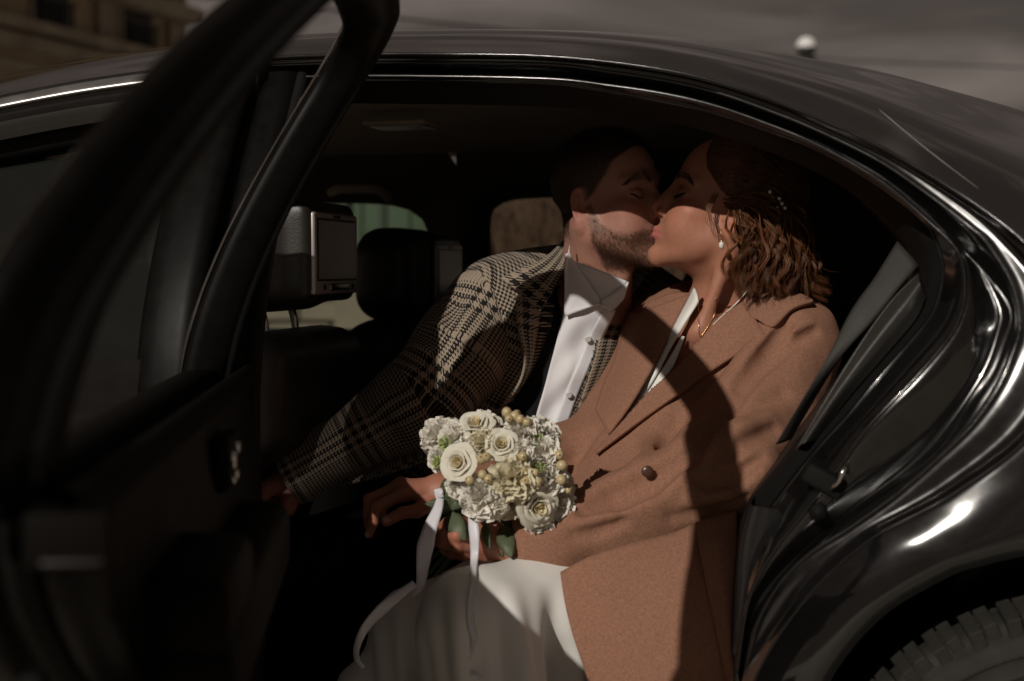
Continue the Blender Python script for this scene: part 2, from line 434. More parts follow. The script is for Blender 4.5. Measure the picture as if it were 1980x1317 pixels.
carnm = mat('carnation_petal', (0.85, 0.81, 0.73), 0.6, spec=0.25, noise=(60, 0.05), bump=(160, 0.4, 0.002), transl=0.2)
carny = mat('cream_carnation_petal', (0.80, 0.74, 0.56), 0.6, spec=0.25, noise=(60, 0.06), bump=(160, 0.4, 0.002), transl=0.2)
leafm = mat('eucalyptus_leaf', (0.085, 0.105, 0.055), 0.5, spec=0.4, noise=(35, 0.22, 0.05), bump=(70, 0.35, 0.003), transl=0.12)
greenp = mat('green_petal', (0.42, 0.48, 0.20), 0.5, spec=0.3, noise=(35, 0.2), bump=(90, 0.3, 0.002), transl=0.2)
berrym = mat('hypericum_berry', (0.50, 0.40, 0.22), 0.28, spec=0.5, sss=0.1, noise=(70, 0.18), bump=(60, 0.1, 0.002))
berryt = mat('berry_tip', (0.24, 0.10, 0.035), 0.6, noise=(60, 0.2))
stemm = mat('green_stem', (0.05, 0.075, 0.025), 0.5, noise=(40, 0.3), bump=(90, 0.3, 0.002))
gold = mat('gold', (0.75, 0.50, 0.22), 0.25, metal=1.0, noise=(60, 0.05))
pearlm = mat('pearl', (0.72, 0.70, 0.66), 0.16, spec=0.6, coat=0.6, noise=(200, 0.04))
buttonm = mat('button', (0.70, 0.67, 0.66), 0.3, noise=(90, 0.06))
wbutton = mat('brown_button', (0.07, 0.03, 0.02), 0.3, noise=(90, 0.2))
lashm = mat('lash', (0.006, 0.004, 0.004), 0.6, noise=(60, 0.2))

def plaid():
    """glen check: two-by-two twill of a thread order that alternates a fine and a broad check"""
    m = bpy.data.materials.new('glen_check_wool'); m.use_nodes = True; t = m.node_tree; b = t.nodes['Principled BSDF']
    b.inputs['Roughness'].default_value = 0.9; b.inputs['Specular IOR Level'].default_value = 0.12
    b.inputs['Sheen Weight'].default_value = 0.15
    uv = t.nodes.new('ShaderNodeUVMap'); uv.uv_map = 'UVMap'
    tc = t.nodes.new('ShaderNodeTexCoord')
    nz = t.nodes.new('ShaderNodeTexNoise'); nz.inputs['Scale'].default_value = 260; t.links.new(tc.outputs['Object'], nz.inputs['Vector'])
    jit = t.nodes.new('ShaderNodeVectorMath'); jit.operation = 'SCALE'; jit.inputs['Scale'].default_value = 0.0011
    t.links.new(nz.outputs['Color'], jit.inputs[0])
    ad = t.nodes.new('ShaderNodeVectorMath'); ad.operation = 'ADD'; t.links.new(uv.outputs[0], ad.inputs[0]); t.links.new(jit.outputs[0], ad.inputs[1])
    sx = t.nodes.new('ShaderNodeSeparateXYZ'); t.links.new(ad.outputs[0], sx.inputs[0])
    def mth(op, a, bb=None, c=None):
        n = t.nodes.new('ShaderNodeMath'); n.operation = op
        for i, v in enumerate((a, bb, c)):
            if v is None: continue
            if isinstance(v, (int, float)): n.inputs[i].default_value = v
            else: t.links.new(v, n.inputs[i])
        return n.outputs[0]
    TH = 0.00148
    def order(c):
        u = mth('DIVIDE', c, TH)
        rep = mth('FLOORED_MODULO', u, 96.0)
        broad = mth('LESS_THAN', rep, 36.0)
        fine = mth('LESS_THAN', mth('FLOORED_MODULO', u, 4.0), 2.0)
        wide = mth('LESS_THAN', mth('FLOORED_MODULO', u, 12.0), 6.0)
        return mth('ADD', mth('MULTIPLY', broad, wide), mth('MULTIPLY', mth('SUBTRACT', 1.0, broad), fine)), u
    a, ua = order(sx.outputs[0]); c, uc = order(sx.outputs[1])
    tw = mth('LESS_THAN', mth('FLOORED_MODULO', mth('ADD', ua, uc), 4.0), 2.0)
    val = mth('ADD', mth('MULTIPLY', tw, a), mth('MULTIPLY', mth('SUBTRACT', 1.0, tw), c))
    mx = t.nodes.new('ShaderNodeMixRGB'); t.links.new(val, mx.inputs[0])
    mx.inputs[1].default_value = (0.013, 0.0115, 0.0105, 1); mx.inputs[2].default_value = (0.33, 0.265, 0.20, 1)
    mr = t.nodes.new('ShaderNodeMapRange'); mr.inputs[3].default_value = 0.7; mr.inputs[4].default_value = 1.3
    t.links.new(nz.outputs['Fac'], mr.inputs[0])
    sc = t.nodes.new('ShaderNodeVectorMath'); sc.operation = 'SCALE'; t.links.new(mx.outputs[0], sc.inputs[0]); t.links.new(mr.outputs[0], sc.inputs['Scale'])
    t.links.new(sc.outputs[0], b.inputs['Base Color'])
    n2 = t.nodes.new('ShaderNodeTexNoise'); n2.inputs['Scale'].default_value = 700; t.links.new(tc.outputs['Object'], n2.inputs['Vector'])
    bp = t.nodes.new('ShaderNodeBump'); bp.inputs['Strength'].default_value = 0.5; bp.inputs['Distance'].default_value = 0.0015
    t.links.new(n2.outputs['Fac'], bp.inputs['Height']); t.links.new(bp.outputs[0], b.inputs['Normal'])
    return m
plaidm = plaid()
# ------------------------------------------------------------------ heads (local axes: x right, y forward, z up, in centimetres)
def head_local(p, male):
    q = p.copy(); q[:, 0] = np.abs(q[:, 0])
    W = 1.0 if male else 0.955
    d = ell(q, (0, -1.2, 3.6), (7.25*W, 9.5, 7.8))
    d = smin(d, ell(q, (0, 2.2, -3.0), (5.9*W, 6.3, 8.3)), 2.4)
    jx, jz = (5.35, -6.4) if male else (4.75, -5.7)
    d = smin(d, chain(q, [(jx, -0.8, jz+3.0), (jx, 0.0, jz), (3.4, 4.6, -8.9), (0.9, 7.1, -10.5)], [1.3, 1.5, 1.5, 1.5]), 1.9)
    d = smin(d, ell(q, (0, 7.3, -10.3), (1.9 if male else 1.5, 1.65, 1.55)), 1.3)
    d = smin(d, ell(q, (0, 2.6, -7.4), (4.0, 4.6, 3.4)), 2.0)
    d = smin(d, ell(q, (4.5*W, 4.7, -2.6), (1.9, 2.2, 1.5)), 1.8)          # cheekbone
    d = smin(d, ell(q, (3.0, 5.6, -5.2), (2.5, 2.2, 2.6)), 2.0)           # cheek
    d = smin(d, ell(q, (4.2*W, 2.6, -5.4), (1.9, 3.2, 3.0)), 2.0)
    br = 0.85 if male else 0.42
    d = smin(d, chain(q, [(0.9, 8.05, 2.0), (2.9, 7.65, 2.55), (4.9, 5.7, 2.0)], [br, br, br*0.85]), 1.2)
    d = ssub(d, ell(q, (3.25, 9.35, 0.15), (2.1, 1.75 if male else 1.55, 1.25)), 1.1)         # socket
    d = ssub(d, ell(q, (0, 10.0, 1.0), (1.3, 0.75, 0.9)), 0.9)             # root of the nose
    d = smin(d, ell(q, (3.15, 6.2, -0.05), (1.75, 1.45, 1.18)), 0.35)      # closed lid over the eye
    # nose
    nt_ = (0, 10.35, -3.35) if male else (0, 10.15, -3.15)
    d = smin(d, chain(q, [(0, 8.15, 1.3), (0, 9.15, -1.0), nt_], [0.45, 0.58, 0.72]), 0.85)
    d = smin(d, ell(q, (0.75, 8.5, -2.4), (0.95, 1.1, 2.0)), 0.8)
    d = smin(d, sph(q, nt_, 0.92 if male else 0.80), 0.45)
    d = smin(d, ell(q, (1.25, 9.05, -3.85), (0.62, 0.82, 0.62)), 0.35)
    d = smin(d, cap(q, (0, 10.0, -4.05), (0, 8.8, -4.6), 0.36), 0.35)
    d = ssub(d, ell(q, (0.66, 9.55, -4.5), (0.34, 0.62, 0.36)), 0.16)
    d = ssub(d, cap(q, (1.95, 8.6, -3.6), (2.1, 8.1, -4.6), 0.10), 0.35)
    # mouth
    d = smin(d, ell(q, (0, 6.9, -6.9), (2.9, 2.15, 2.2)), 1.1)
    fl = 1.0 if male else 1.18
    d = smin(d, chain(q, [(0, 9.02, -6.72), (0.75, 9.0, -6.55), (1.6, 8.55, -6.75), (2.45, 7.85, -7.08)], [0.36*fl, 0.40*fl, 0.30*fl, 0.10]), 0.28)
    d = smin(d, chain(q, [(0, 8.85, -7.62), (0.9, 8.75, -7.58), (1.7, 8.3, -7.42), (2.4, 7.8, -7.14)], [0.50*fl, 0.46*fl, 0.32*fl, 0.10]), 0.28)
    d = ssub(d, chain(q, [(0, 9.45, -7.12), (0.8, 9.35, -7.08), (1.7, 8.75, -7.12), (2.7, 7.85, -7.1)], [0.09, 0.09, 0.08, 0.10]), 0.18)
    d = ssub(d, ell(q, (0, 9.35, -8.75), (1.5, 0.65, 0.5)), 0.7)
    d = ssub(d, cap(q, (0, 9.35, -5.0), (0, 9.55, -6.2), 0.16), 0.35)
    # lid line and upper crease
    d = ssub(d, chain(q, [(1.8, 7.2, -0.36), (2.6, 7.36, -0.66), (3.5, 7.33, -0.70), (4.3, 7.05, -0.50), (4.9, 6.6, -0.25)], [0.11]*5), 0.12)
    d = ssub(d, chain(q, [(1.8, 7.25, 0.50), (2.6, 7.30, 0.80), (3.6, 7.18, 0.80), (4.65, 6.55, 0.45)], [0.12]*4), 0.22)
    # ear
    a = R_(27); c = np.array([7.05*W, -1.55, -1.25])
    U = np.array([math.sin(a), -math.cos(a)*0.985, 0.17]); U /= np.linalg.norm(U)
    Wv = np.array([math.cos(a), math.sin(a), 0.0]); Vv = np.cross(Wv, U); Vv *= np.sign(Vv[2])
    r = q-c; u = r@U; v = r@Vv; ww = r@Wv; s = 1.0 if male else 0.9
    u, v, ww = u/s, v/s, ww/s
    vv = v-0.25*u
    rad = np.sqrt((u/(1.72+0.16*np.clip(v, -2, 2)))**2+(vv/2.95)**2)
    base = np.maximum(np.abs(ww-0.25*np.clip(u, -1, 2)**1)-0.20, (rad-0.98)*1.7)
    helix = np.sqrt(((rad-0.90)*2.0)**2+(ww-0.32-0.25*np.clip(u, -1, 2))**2)-0.30
    helix = np.where((u < -0.6) & (v < 0.2), helix+0.5*np.clip(0.2-v, 0, 1), helix)
    anti = np.sqrt(((np.sqrt(((u+0.25)/1.05)**2+((v-0.1)/1.9)**2)-0.95)*1.35)**2+(ww-0.30-0.2*np.clip(u, -1, 2))**2)-0.24
    anti = anti+0.6*np.clip(-u-0.2, 0, 1)
    lobe = np.sqrt(((u+0.55)/0.95)**2+((v+2.55)/0.95)**2+((ww-0.15)/0.42)**2)
    lobe = (lobe-1)*0.5
    trag = np.sqrt((u+1.35)**2+((v+0.55)/1.2)**2+(ww-0.25)**2)-0.42
    ear = smin(smin(base, helix, 0.25), anti, 0.22); ear = smin(ear, lobe, 0.45); ear = smin(ear, trag, 0.3)
    ear = smin(ear, cap(q, tuple(c-Wv*0.6-U*0.7*s+Vv*1.5*s), tuple(c-Wv*0.6-U*0.7*s-Vv*1.6*s), 0.75*s), 0.35)
    conch = np.sqrt(((u+0.40)/0.85)**2+((v+0.45)/1.2)**2+((ww-0.55)/0.85)**2); conch = (conch-1)*0.7
    ear = ssub(ear, conch, 0.22)
    d = smin(d, ear*s, 0.30)
    # skull base
    d = smin(d, ell(q, (0, -2.5, -3.0), (5.6, 4.6, 4.2)), 2.5)
    return d

def frame(fwd, up):
    f = np.array(fwd, float); f /= np.linalg.norm(f); u = np.array(up, float); u -= f*(u@f); u /= np.linalg.norm(u)
    r = np.cross(f, u); return np.stack([r, f, u], 1)        # columns: right, forward, up
def camvec(r, d, u): return r*RGT+d*FWD+u*UPV

class Head:
    def __init__(s, male, O, fwd, up, scale):
        s.male = male; s.O = np.array(O); s.M = frame(fwd, up); s.k = 0.01*scale
    def loc(s, P): return ((P-s.O)@s.M)/s.k
    def wor(s, L): return s.O+(np.atleast_2d(L)*s.k)@s.M.T
    def sdf(s, P): return head_local(s.loc(P), s.male)*s.k
    def pt(s, *L): return s.wor(L)[0]

# man: turned towards the viewer's right; woman: in profile, chin raised
_a = R_(56)
man_fwd = camvec(math.sin(_a), -math.cos(_a), 0.08); man_up = camvec(-0.06, 0.02, 1.0)
HM = Head(True, cp(1180, 386, 2.31), man_fwd, man_up, 0.962)
_a = R_(95); _p = R_(19)
wom_fwd = camvec(-math.sin(_a)*math.cos(_p), -math.cos(_a)*math.cos(_p), math.sin(_p)); wom_up = camvec(math.sin(_p), -0.10, math.cos(_p))
HW = Head(False, cp(1402, 400, 2.215), wom_fwd, wom_up, 1.003)

SK_M = np.array([0.37, 0.185, 0.135]); SK_W = np.array([0.385, 0.170, 0.108])
def skin_colour(H, V, base):
    L = H.loc(V); x = np.abs(L[:, 0]); y, z = L[:, 1], L[:, 2]
    C = np.tile(base, (len(V), 1))
    def blend(mask, col, a=1.0):
        m = np.clip(mask, 0, 1)[:, None]*a; C[:] = C*(1-m)+np.array(col)*m
    def spot(c, r): return np.exp(-(((x-c[0])/r[0])**2+((y-c[1])/r[1])**2+((z-c[2])/r[2])**2))
    blend(spot((4.6, 5.5, -3.0), (2.5, 3, 2.2)), base*np.array([1.06, 0.86, 0.82]), 0.8)     # cheeks
    blend(spot((0.3, 10.3, -3.4), (1.3, 1.5, 1.2)), base*np.array([1.05, 0.82, 0.8]), 0.7)
    blend(spot((7.6, -1.8, -1.2), (1.2, 2.6, 3.6)), base*np.array([1.05, 0.74, 0.68]), 0.7)   # ears
    n = vnoise(L*0.9)*0.5+vnoise(L*2.3)*0.3
    C *= (1+0.07*n)[:, None]; C[:, 1] *= (1-0.04*vnoise(L*1.4+7))
    # lips
    lipz = np.where(z > -7.1, (z+6.45), (-8.05-z)); edge = 1-np.clip(np.abs(x)/2.55, 0, 1)**2
    lip = np.clip((0.42*edge+0.1-np.maximum(lipz, 0)*1.6-0.0)*6, 0, 1)*(y > 7.4)*(z > -8.3)*(z < -6.15)*np.clip((2.6-x)*4, 0, 1)
    blend(lip, (0.36, 0.105, 0.10) if H.male else (0.42, 0.125, 0.115), 0.8)
    return C, L
# ------------------------------------------------------------------ surroundings
bounce_paving = mat('pale_bounce_paving', (0.44, 0.39, 0.325), 0.85, spec=0.3, noise=(3.0, 0.25), bump=(160, 0.6, 0.01))  # unseen ground, made this pale so sunlight bounces up into the car
pave = mat('paving', (0.20, 0.19, 0.175), 0.85, spec=0.3, noise=(2.0, 0.2), bump=(60, 0.4, 0.01))
stucco = mat('ochre_stucco', (0.30, 0.225, 0.15), 0.9, noise=(1.2, 0.2), bump=(40, 0.4, 0.01))
stuccod = mat('stone_trim', (0.22, 0.185, 0.14), 0.9, noise=(1.6, 0.25), bump=(40, 0.4, 0.01))
darkwin = mat('dark_window', (0.02, 0.02, 0.022), 0.1, spec=0.5, noise=(1.0, 0.2))
iron = mat('dark_iron', (0.02, 0.018, 0.016), 0.5, metal=0.3, noise=(8, 0.2))
stone = mat('beige_stone', (0.24, 0.215, 0.15), 0.9, noise=(3, 0.2), bump=(50, 0.5, 0.01))
greenw = mat('green_render', (0.085, 0.13, 0.075), 0.85, noise=(0.9, 0.2), bump=(30, 0.4, 0.01))
greend = mat('dark_green_paint', (0.03, 0.05, 0.03), 0.6, noise=(1.5, 0.25))
twig = mat('brown_twig', (0.16, 0.095, 0.055), 0.85, noise=(6, 0.3))
lampw = mat('lamp_glass', (0.75, 0.74, 0.72), 0.25, spec=0.5, noise=(6, 0.03))
cable_m = mat('cable_rubber', (0.02, 0.018, 0.017), 0.7, noise=(9, 0.2))
tag(mesh('road', [(-300, -300, 0), (300, -300, 0), (300, 300, 0), (-300, 300, 0)], [(0, 1, 2, 3)], bounce_paving, smooth=False), kind='structure')
tag(box('pavement', (0, 8.0, 0.05), (60, 7.0, 0.14), pave, bev=0.02), kind='structure')
# street building behind the car's front, receding to the right
Fa, Fb = cp(360, 100, 36.0), cp(-700, 100, 22.0); Fa[2] = Fb[2] = 0
dirF = (Fa-Fb)/np.linalg.norm(Fa-Fb); nF = np.array([dirF[1], -dirF[0], 0.0]); LF = np.linalg.norm(Fa-Fb)
rotF = np.stack([dirF, -nF, [0, 0, 1]], 1)
bld = empty('building', 'ochre stone town house with ledges and barred windows beyond the car roof', 'building')
def fbox(name, s, z, w_, h_, dep, out, material, parent=bld, bev=0.0):
    return box(name, Fb+dirF*s+nF*(out-dep/2)+np.array([0, 0, z]), (w_, dep, h_), material, parent, rot=rotF, bev=bev)
fbox('wall', LF/2, 7.0, LF, 14.0, 8.0, 0.0, stucco)
def s_of(px, py=60):
    P = hit_plane(px, py, Fb, nF); return (P-Fb)@dirF, P[2]
for (py, h_, out, mt) in ((46, 0.22, 0.40, stuccod), (80, 0.30, 0.25, stuccod), (-60, 0.35, 0.6, stuccod), (125, 0.18, 0.15, stuccod)):
    s, z = s_of(20, py); fbox('ledge', LF/2, z, LF-0.1, h_, out+0.15, out, mt)
for px in (-420, -180, 95, 262):
    s, z = s_of(px, 10); z = s_of(20, 18)[1]
    fr = fbox('window', s, z+0.55, 1.35, 2.0, 0.2, 0.06, stuccod); fbox('pane', s, z+0.55, 1.05, 1.75, 0.1, 0.10, darkwin, fr)
    fbox('window_head', s, z+1.75, 1.7, 0.25, 0.3, 0.25, stuccod, fr)
    for i in range(7): fbox('baluster', s-0.48+i*0.16, z-0.02, 0.05, 0.75, 0.05, 0.28, iron, fr)
    fbox('rail', s, z+0.37, 1.2, 0.06, 0.06, 0.29, iron, fr); fbox('rail', s, z-0.40, 1.2, 0.06, 0.06, 0.29, iron, fr)
    zz2 = s_of(20, 150)[1]; f2 = fbox('window', s, zz2-0.6, 1.35, 2.0, 0.2, 0.06, stuccod); fbox('pane', s, zz2-0.6, 1.05, 1.75, 0.1, 0.10, darkwin, f2)
for px in (-300, -40, 200, 335):
    s, z = s_of(px, 50); fbox('pilaster', s, 6.5, 0.7, 13, 0.3, 0.16, stuccod)
# low stone wall, green house and shrubs seen through the far windows
lw = empty('stone_wall', 'low beige block wall with a coping seen through the far car window', 'wall')
hst = at_y(700, 575, 8.0)[2]
blk = {}
def block(x, y, z, lx, lz, name='brick'):
    V, F = boxd((0, 0, 0), (lx-0.02, 0.22, lz-0.02)); key = (round(lx, 2), round(lz, 2))
    if key not in blk:
        o = mesh('brick', V, F, stone, None, smooth=False); bm = bmesh.new(); bm.from_mesh(o.data); bmesh.ops.bevel(bm, geom=bm.edges[:], offset=0.012, segments=1, affect='EDGES'); bm.to_mesh(o.data); bm.free(); blk[key] = o.data; bpy.data.objects.remove(o)
    o = link(bpy.data.objects.new(name, blk[key]), lw); o.location = (x, y, z)
box('core', (-1.0, 8.06, hst/2), (9.0, 0.16, hst-0.02), stuccod, lw)
nrow = 4; rh = (hst-0.12)/nrow
for r in range(nrow):
    for i in range(18):
        x = -5.4+i*0.5+(0.25 if r % 2 else 0); block(x, 7.96+rng.normal(0, 0.006), 0.12+rh*(r+0.5), 0.5, rh)
for i in range(9): box('coping', (-5.0+i*1.0, 8.0, hst+0.04), (0.985, 0.36, 0.10), stone, lw, bev=0.012)
for px in (690, 1150): 
    x = at_y(px, 600, 7.8)[0]; box('pier', (x, 7.86, hst/2+0.02), (0.30, 0.25, hst+0.1), stone, lw, bev=0.015)
gh = empty('green_fence', 'tall dark green panel fence beyond the low block wall', 'fence')
xg = at_y(850, 450, 11.0)[0]
for i in range(9):
    x = xg-0.5-i*1.0
    pn = box('panel', (x, 11.25+0.01*(i % 2), 1.15), (0.98, 0.06, 2.0), greenw, gh, bev=0.01)
    for k2 in range(4): box('rib', (x-0.36+k2*0.24, 11.205, 1.15), (0.06, 0.04, 1.9), greend if k2 % 2 else greenw, pn, bev=0.008)
    box('post', (x-0.5, 11.2, 1.15), (0.10, 0.12, 2.2), greend, gh, bev=0.01)
def bush(x, y, h, n, sd, lab):
    r = np.random.default_rng(sd); paths = []
    for i in range(n):
        a = r.uniform(0, 6.28); l = h*r.uniform(0.5, 1.0); b = np.array([x+r.normal(0, 0.12), y+r.normal(0, 0.12), 0.1]); t = b+np.array([math.cos(a)*h*0.35*r.random(), math.sin(a)*h*0.35*r.random(), l]); m_ = (b+t)/2+r.normal(0, 0.06*h, 3)
        paths.append(crv([b, m_, t], 8))
    V, F, C = strands_mesh(np.array(paths), 0.011*h/2, np.tile([0.1, 0.06, 0.03], (n, 1)))
    e = empty('shrub', lab, 'shrub', group='bare shrubs past the far rear window'); mesh('twigs', V, F, twig, e)
    tube('stem', [(x, y, 0.0), (x, y, h*0.3)], np.array([0.04, 0.02]), twig, e)
x0 = at_y(945, 430, 12)[0]
for i in range(9): bush(x0-0.4+i*0.55, 12.3+0.4*math.sin(i*2.1), 1.95+0.25*math.sin(i*3.3), 420, 40+i, 'leafless brown shrub in the row behind the car')
# street lamp and cables
lp = cp(1559, 90, 22.0); sl = empty('street_lamp', 'round white street lamp globe showing above the car roof', 'street lamp')
V, Q = nets(lambda P: sph(P, lp, 0.155), lp-0.25, lp+0.25, 0.025); mesh('lamp_globe', V, Q, lampw, sl)
pole = np.array([lp[0]+0.06, lp[1], 0.0]); tube('pole', [pole, pole+np.array([0, 0, lp[2]-0.12])], np.array([0.07, 0.04]), iron, sl, 12)
V, F = tube_data([lp+np.array([0.0, 0, -0.17]), lp+np.array([0, 0, -0.10]), lp+np.array([0, 0, -0.02])], np.array([0.06, 0.13, 0.16]), 24); mesh('lamp_collar', V, F, iron, sl)
V, F = tube_data([lp+np.array([0.13, 0, -0.22]), lp+np.array([0.02, 0, -0.12])], np.array([0.05, 0.06]), 12); mesh('bracket', V, F, iron, sl)
def cable(pts, lab):
    tag(tube('cable', crv(cps(pts), 60), 0.017, cable_m, None, 6), lab, 'cable', 'overhead cables')
cable([(-900, -130, 14), (200, -25, 16), (620, 17, 18), (780, 36, 19), (1000, 60, 20.5), (1500, 112, 26)], 'overhead cable sloping down to the car roof beside the open door')
cable([(1200, 90, 28), (1600, 114, 26), (1800, 124, 25), (1990, 131, 24), (2600, 150, 22)], 'overhead cable running level past the round street lamp')

# ------------------------------------------------------------------ car
car = empty('car', 'glossy black sedan with its rear side door standing open', 'car')
NJ = 150
A_px = [(-900, 470), (-600, 352), (-300, 262), (-120, 214), (0, 187), (150, 158), (300, 136), (450, 117), (560, 108), (702, 104), (870, 104), (1040, 107), (1180, 119), (1301, 137), (1393, 159), (1484, 189), (1580, 227), (1701, 282), (1817, 349), (1914, 413), (1980, 467),
        (2042, 540), (2070, 640), (2052, 750), (1980, 855), (1853, 949), (1777, 992), (1684, 1042), (1593, 1118), (1526, 1200), (1470, 1290), (1425, 1400)]
def bcurve(px, off, n=NJ): return np.array([body(a, b, off) for a, b in crv(px, n)])
A3 = bcurve(A_px, 0.0, 400)
# roof: rail - shoulder - crest - centre - far side
rail_px = A_px[:21]+[(2042, 540), (2074, 650)]
crest_px = [(-900, 395), (-600, 290), (-300, 216), (0, 156), (150, 127), (330, 98), (600, 77), (900, 65), (1050, 64), (1180, 67), (1300, 75), (1400, 88), (1580, 117), (1700, 139), (1850, 178), (1980, 214), (2130, 262), (2330, 340)]
rail = bcurve(rail_px, 0.0, 120); crest = np.array([at_y(a, b, 0.60) for a, b in crv(crest_px, 120)])
cen = crest.copy(); cen[:, 1] = 0.90; cen[:, 2] += 0.004
fcr = crest.copy(); fcr[:, 1] = 1.20; frl = rail.copy(); frl[:, 1] = 1.70-rail[:, 1]
m1 = rail*0.72+crest*0.28+np.array([0, -0.012, 0.020]); m2 = rail*0.36+crest*0.64+np.array([0, -0.006, 0.014])
m3 = frl*0.5+fcr*0.5+np.array([0, 0.01, 0.018])
loft('roof', [rail, m1, m2, crest, cen, fcr, m3, frl], paint, car, sub=6)
tube('drip_edge', rail[2:]+np.array([0, -0.001, -0.001]), 0.0028, paint, car, 8)
# scratch on the rear roof pillar
from mathutils.bvhtree import BVHTree
roof_o = bpy.data.objects['roof']; bv_ = BVHTree.FromPolygons([v.co.copy() for v in roof_o.data.vertices], [tuple(p.vertices) for p in roof_o.data.polygons])
sc_ = []
for t in np.linspace(0, 1, 24):
    px, py = 1699+(1892-1699)*t, 211+(364-211)*t+6*math.sin(t*3.1)*0.6; hitp = bv_.ray_cast(Vector(CAM), Vector(ray(px, py)))
    if hitp[0] is not None: sc_.append(np.array(hitp[0])-ray(px, py)*0.0006)
if len(sc_) > 5: tube('scratch', np.array(sc_), 0.00055*np.interp(np.linspace(0, 1, len(sc_)), [0, 0.1, 0.6, 1], [0.5, 1, 0.8, 0.3]), scratchm, car, 5)
# jamb of the rear door
J = {
 'A': ([(510, 112), (560, 108), (702, 104), (870, 104), (1040, 107), (1180, 119), (1301, 137), (1393, 159), (1484, 189), (1580, 227), (1701, 282), (1817, 349), (1914, 413), (1980, 467), (2042, 540), (2070, 640), (2052, 750), (1980, 855), (1853, 949), (1777, 992), (1684, 1042), (1593, 1118), (1526, 1200), (1470, 1290), (1425, 1400)], 0.0),
 'A1': ([(510, 118), (560, 115), (702, 112), (870, 112), (1040, 115), (1180, 128), (1301, 147), (1393, 169), (1484, 200), (1580, 240), (1701, 296), (1808, 360), (1898, 424), (1956, 480), (2012, 550), (2040, 642), (2022, 744), (1955, 840), (1835, 935), (1763, 980), (1672, 1030), (1582, 1102), (1515, 1182), (1457, 1272), (1410, 1385)], 0.020),
 'B': ([(510, 127), (702, 121), (1040, 124), (1180, 139), (1301, 158), (1393, 181), (1484, 213), (1580, 252), (1701, 312), (1793, 375), (1869, 434), (1908, 470), (1957, 549), (1972, 630), (1960, 679), (1929, 752), (1875, 828), (1793, 904), (1720, 966), (1638, 1024), (1562, 1073), (1500, 1139), (1458, 1224), (1436, 1340)], 0.028),
 'C': ([(510, 146), (702, 141), (1040, 146), (1180, 160), (1301, 178), (1393, 200), (1484, 234), (1580, 273), (1701, 337), (1787, 405), (1859, 480), (1900, 520), (1941, 600), (1935, 645), (1914, 706), (1884, 758), (1823, 843), (1762, 904), (1650, 985), (1560, 1060), (1490, 1135), (1450, 1210), (1432, 1330)], 0.062),
 'P': ([(510, 149), (702, 144), (1040, 149), (1180, 163), (1301, 181), (1393, 204), (1484, 237), (1580, 277), (1701, 343), (1787, 413), (1862, 486), (1888, 522), (1908, 600), (1900, 655), (1878, 706), (1845, 765), (1785, 830), (1728, 895), (1655, 968), (1560, 1050), (1488, 1122), (1448, 1200), (1430, 1320)], 0.058),
 'D': ([(510, 151), (702, 147), (1040, 152), (1180, 166), (1301, 185), (1393, 208), (1484, 240), (1580, 280), (1701, 349), (1787, 421), (1852, 486), (1866, 549), (1859, 606), (1832, 658), (1768, 734), (1726, 776), (1671, 834), (1650, 861), (1622, 905), (1560, 985), (1500, 1060), (1462, 1125), (1442, 1185), (1426, 1300)], 0.045),
 'E': ([(510, 160), (702, 155), (1040, 159), (1180, 177), (1362, 212), (1484, 251), (1580, 288), (1701, 358), (1787, 426), (1805, 455), (1820, 498), (1823, 534), (1808, 598), (1774, 647), (1701, 730), (1641, 803), (1580, 870), (1501, 972), (1452, 1055), (1434, 1140), (1420, 1270)], 0.090),
 'F0': ([(510, 162), (702, 157), (1040, 161), (1180, 179), (1362, 214), (1484, 253), (1580, 290), (1700, 360), (1784, 428), (1802, 456), (1816, 498), (1819, 534), (1804, 596), (1770, 645), (1697, 728), (1637, 800), (1576, 867), (1497, 968), (1449, 1052), (1431, 1137), (1417, 1268)], 0.092),
 'F': ([(510, 179), (640, 174), (1035, 178), (1180, 191), (1286, 209), (1377, 233), (1468, 263), (1580, 312), (1641, 343), (1701, 382), (1752, 425), (1780, 470), (1790, 510), (1788, 545), (1776, 590), (1742, 640), (1670, 720), (1610, 790), (1548, 860), (1475, 950), (1438, 1020), (1425, 1110), (1413, 1245)], 0.122),
 'G': ([(510, 204), (640, 200), (1040, 206), (1180, 219), (1301, 238), (1393, 262), (1484, 293), (1560, 325), (1630, 362), (1690, 405), (1738, 452), (1766, 500), (1768, 540), (1752, 595), (1705, 660), (1642, 735), (1580, 808), (1500, 903), (1440, 985), (1424, 1065), (1412, 1170), (1406, 1230)], 0.190)}
JC = {k_: bcurve(p, o) for k_, (p, o) in J.items()}
loft('door_jamb', [JC[c] for c in ('A', 'A1', 'B', 'C', 'P', 'D', 'E')], paint_dusty, car, sub=5)
for c, r in (('B', 0.0028), ('D', 0.0030), ('E', 0.0024)): tube('jamb_bead', JC[c], r, paint_dusty, car, 6)
loft('weatherstrip', [JC['F0'], JC['F'], JC['G']], rubber, car, sub=6)
tp = np.clip((JC['G'][:, 2]-1.12)/0.10, 0, 1)
g2 = JC['G'].copy(); g2[:, 1] += 0.15-0.11*tp; g2[:, 2] += 0.025*tp; g3 = JC['G'].copy(); g3[:, 1] += 0.38-0.31*tp; g3[:, 2] += 0.045*tp
loft('pillar_trim', [JC['G'], g2, g3], trimblk, car, sub=1)
lt1 = np.array([body(a, b, 0.085) for a, b in crv([(1452, 975), (1434, 1040), (1428, 1100), (1424, 1200), (1420, 1330), (1416, 1450)], 30)])
lt2 = np.array([body(a, b, 0.080) for a, b in crv([(1505, 985), (1490, 1060), (1478, 1130), (1460, 1230), (1448, 1340), (1436, 1450)], 30)])
lt0 = lt1+np.array([0.004, 0.10, 0])
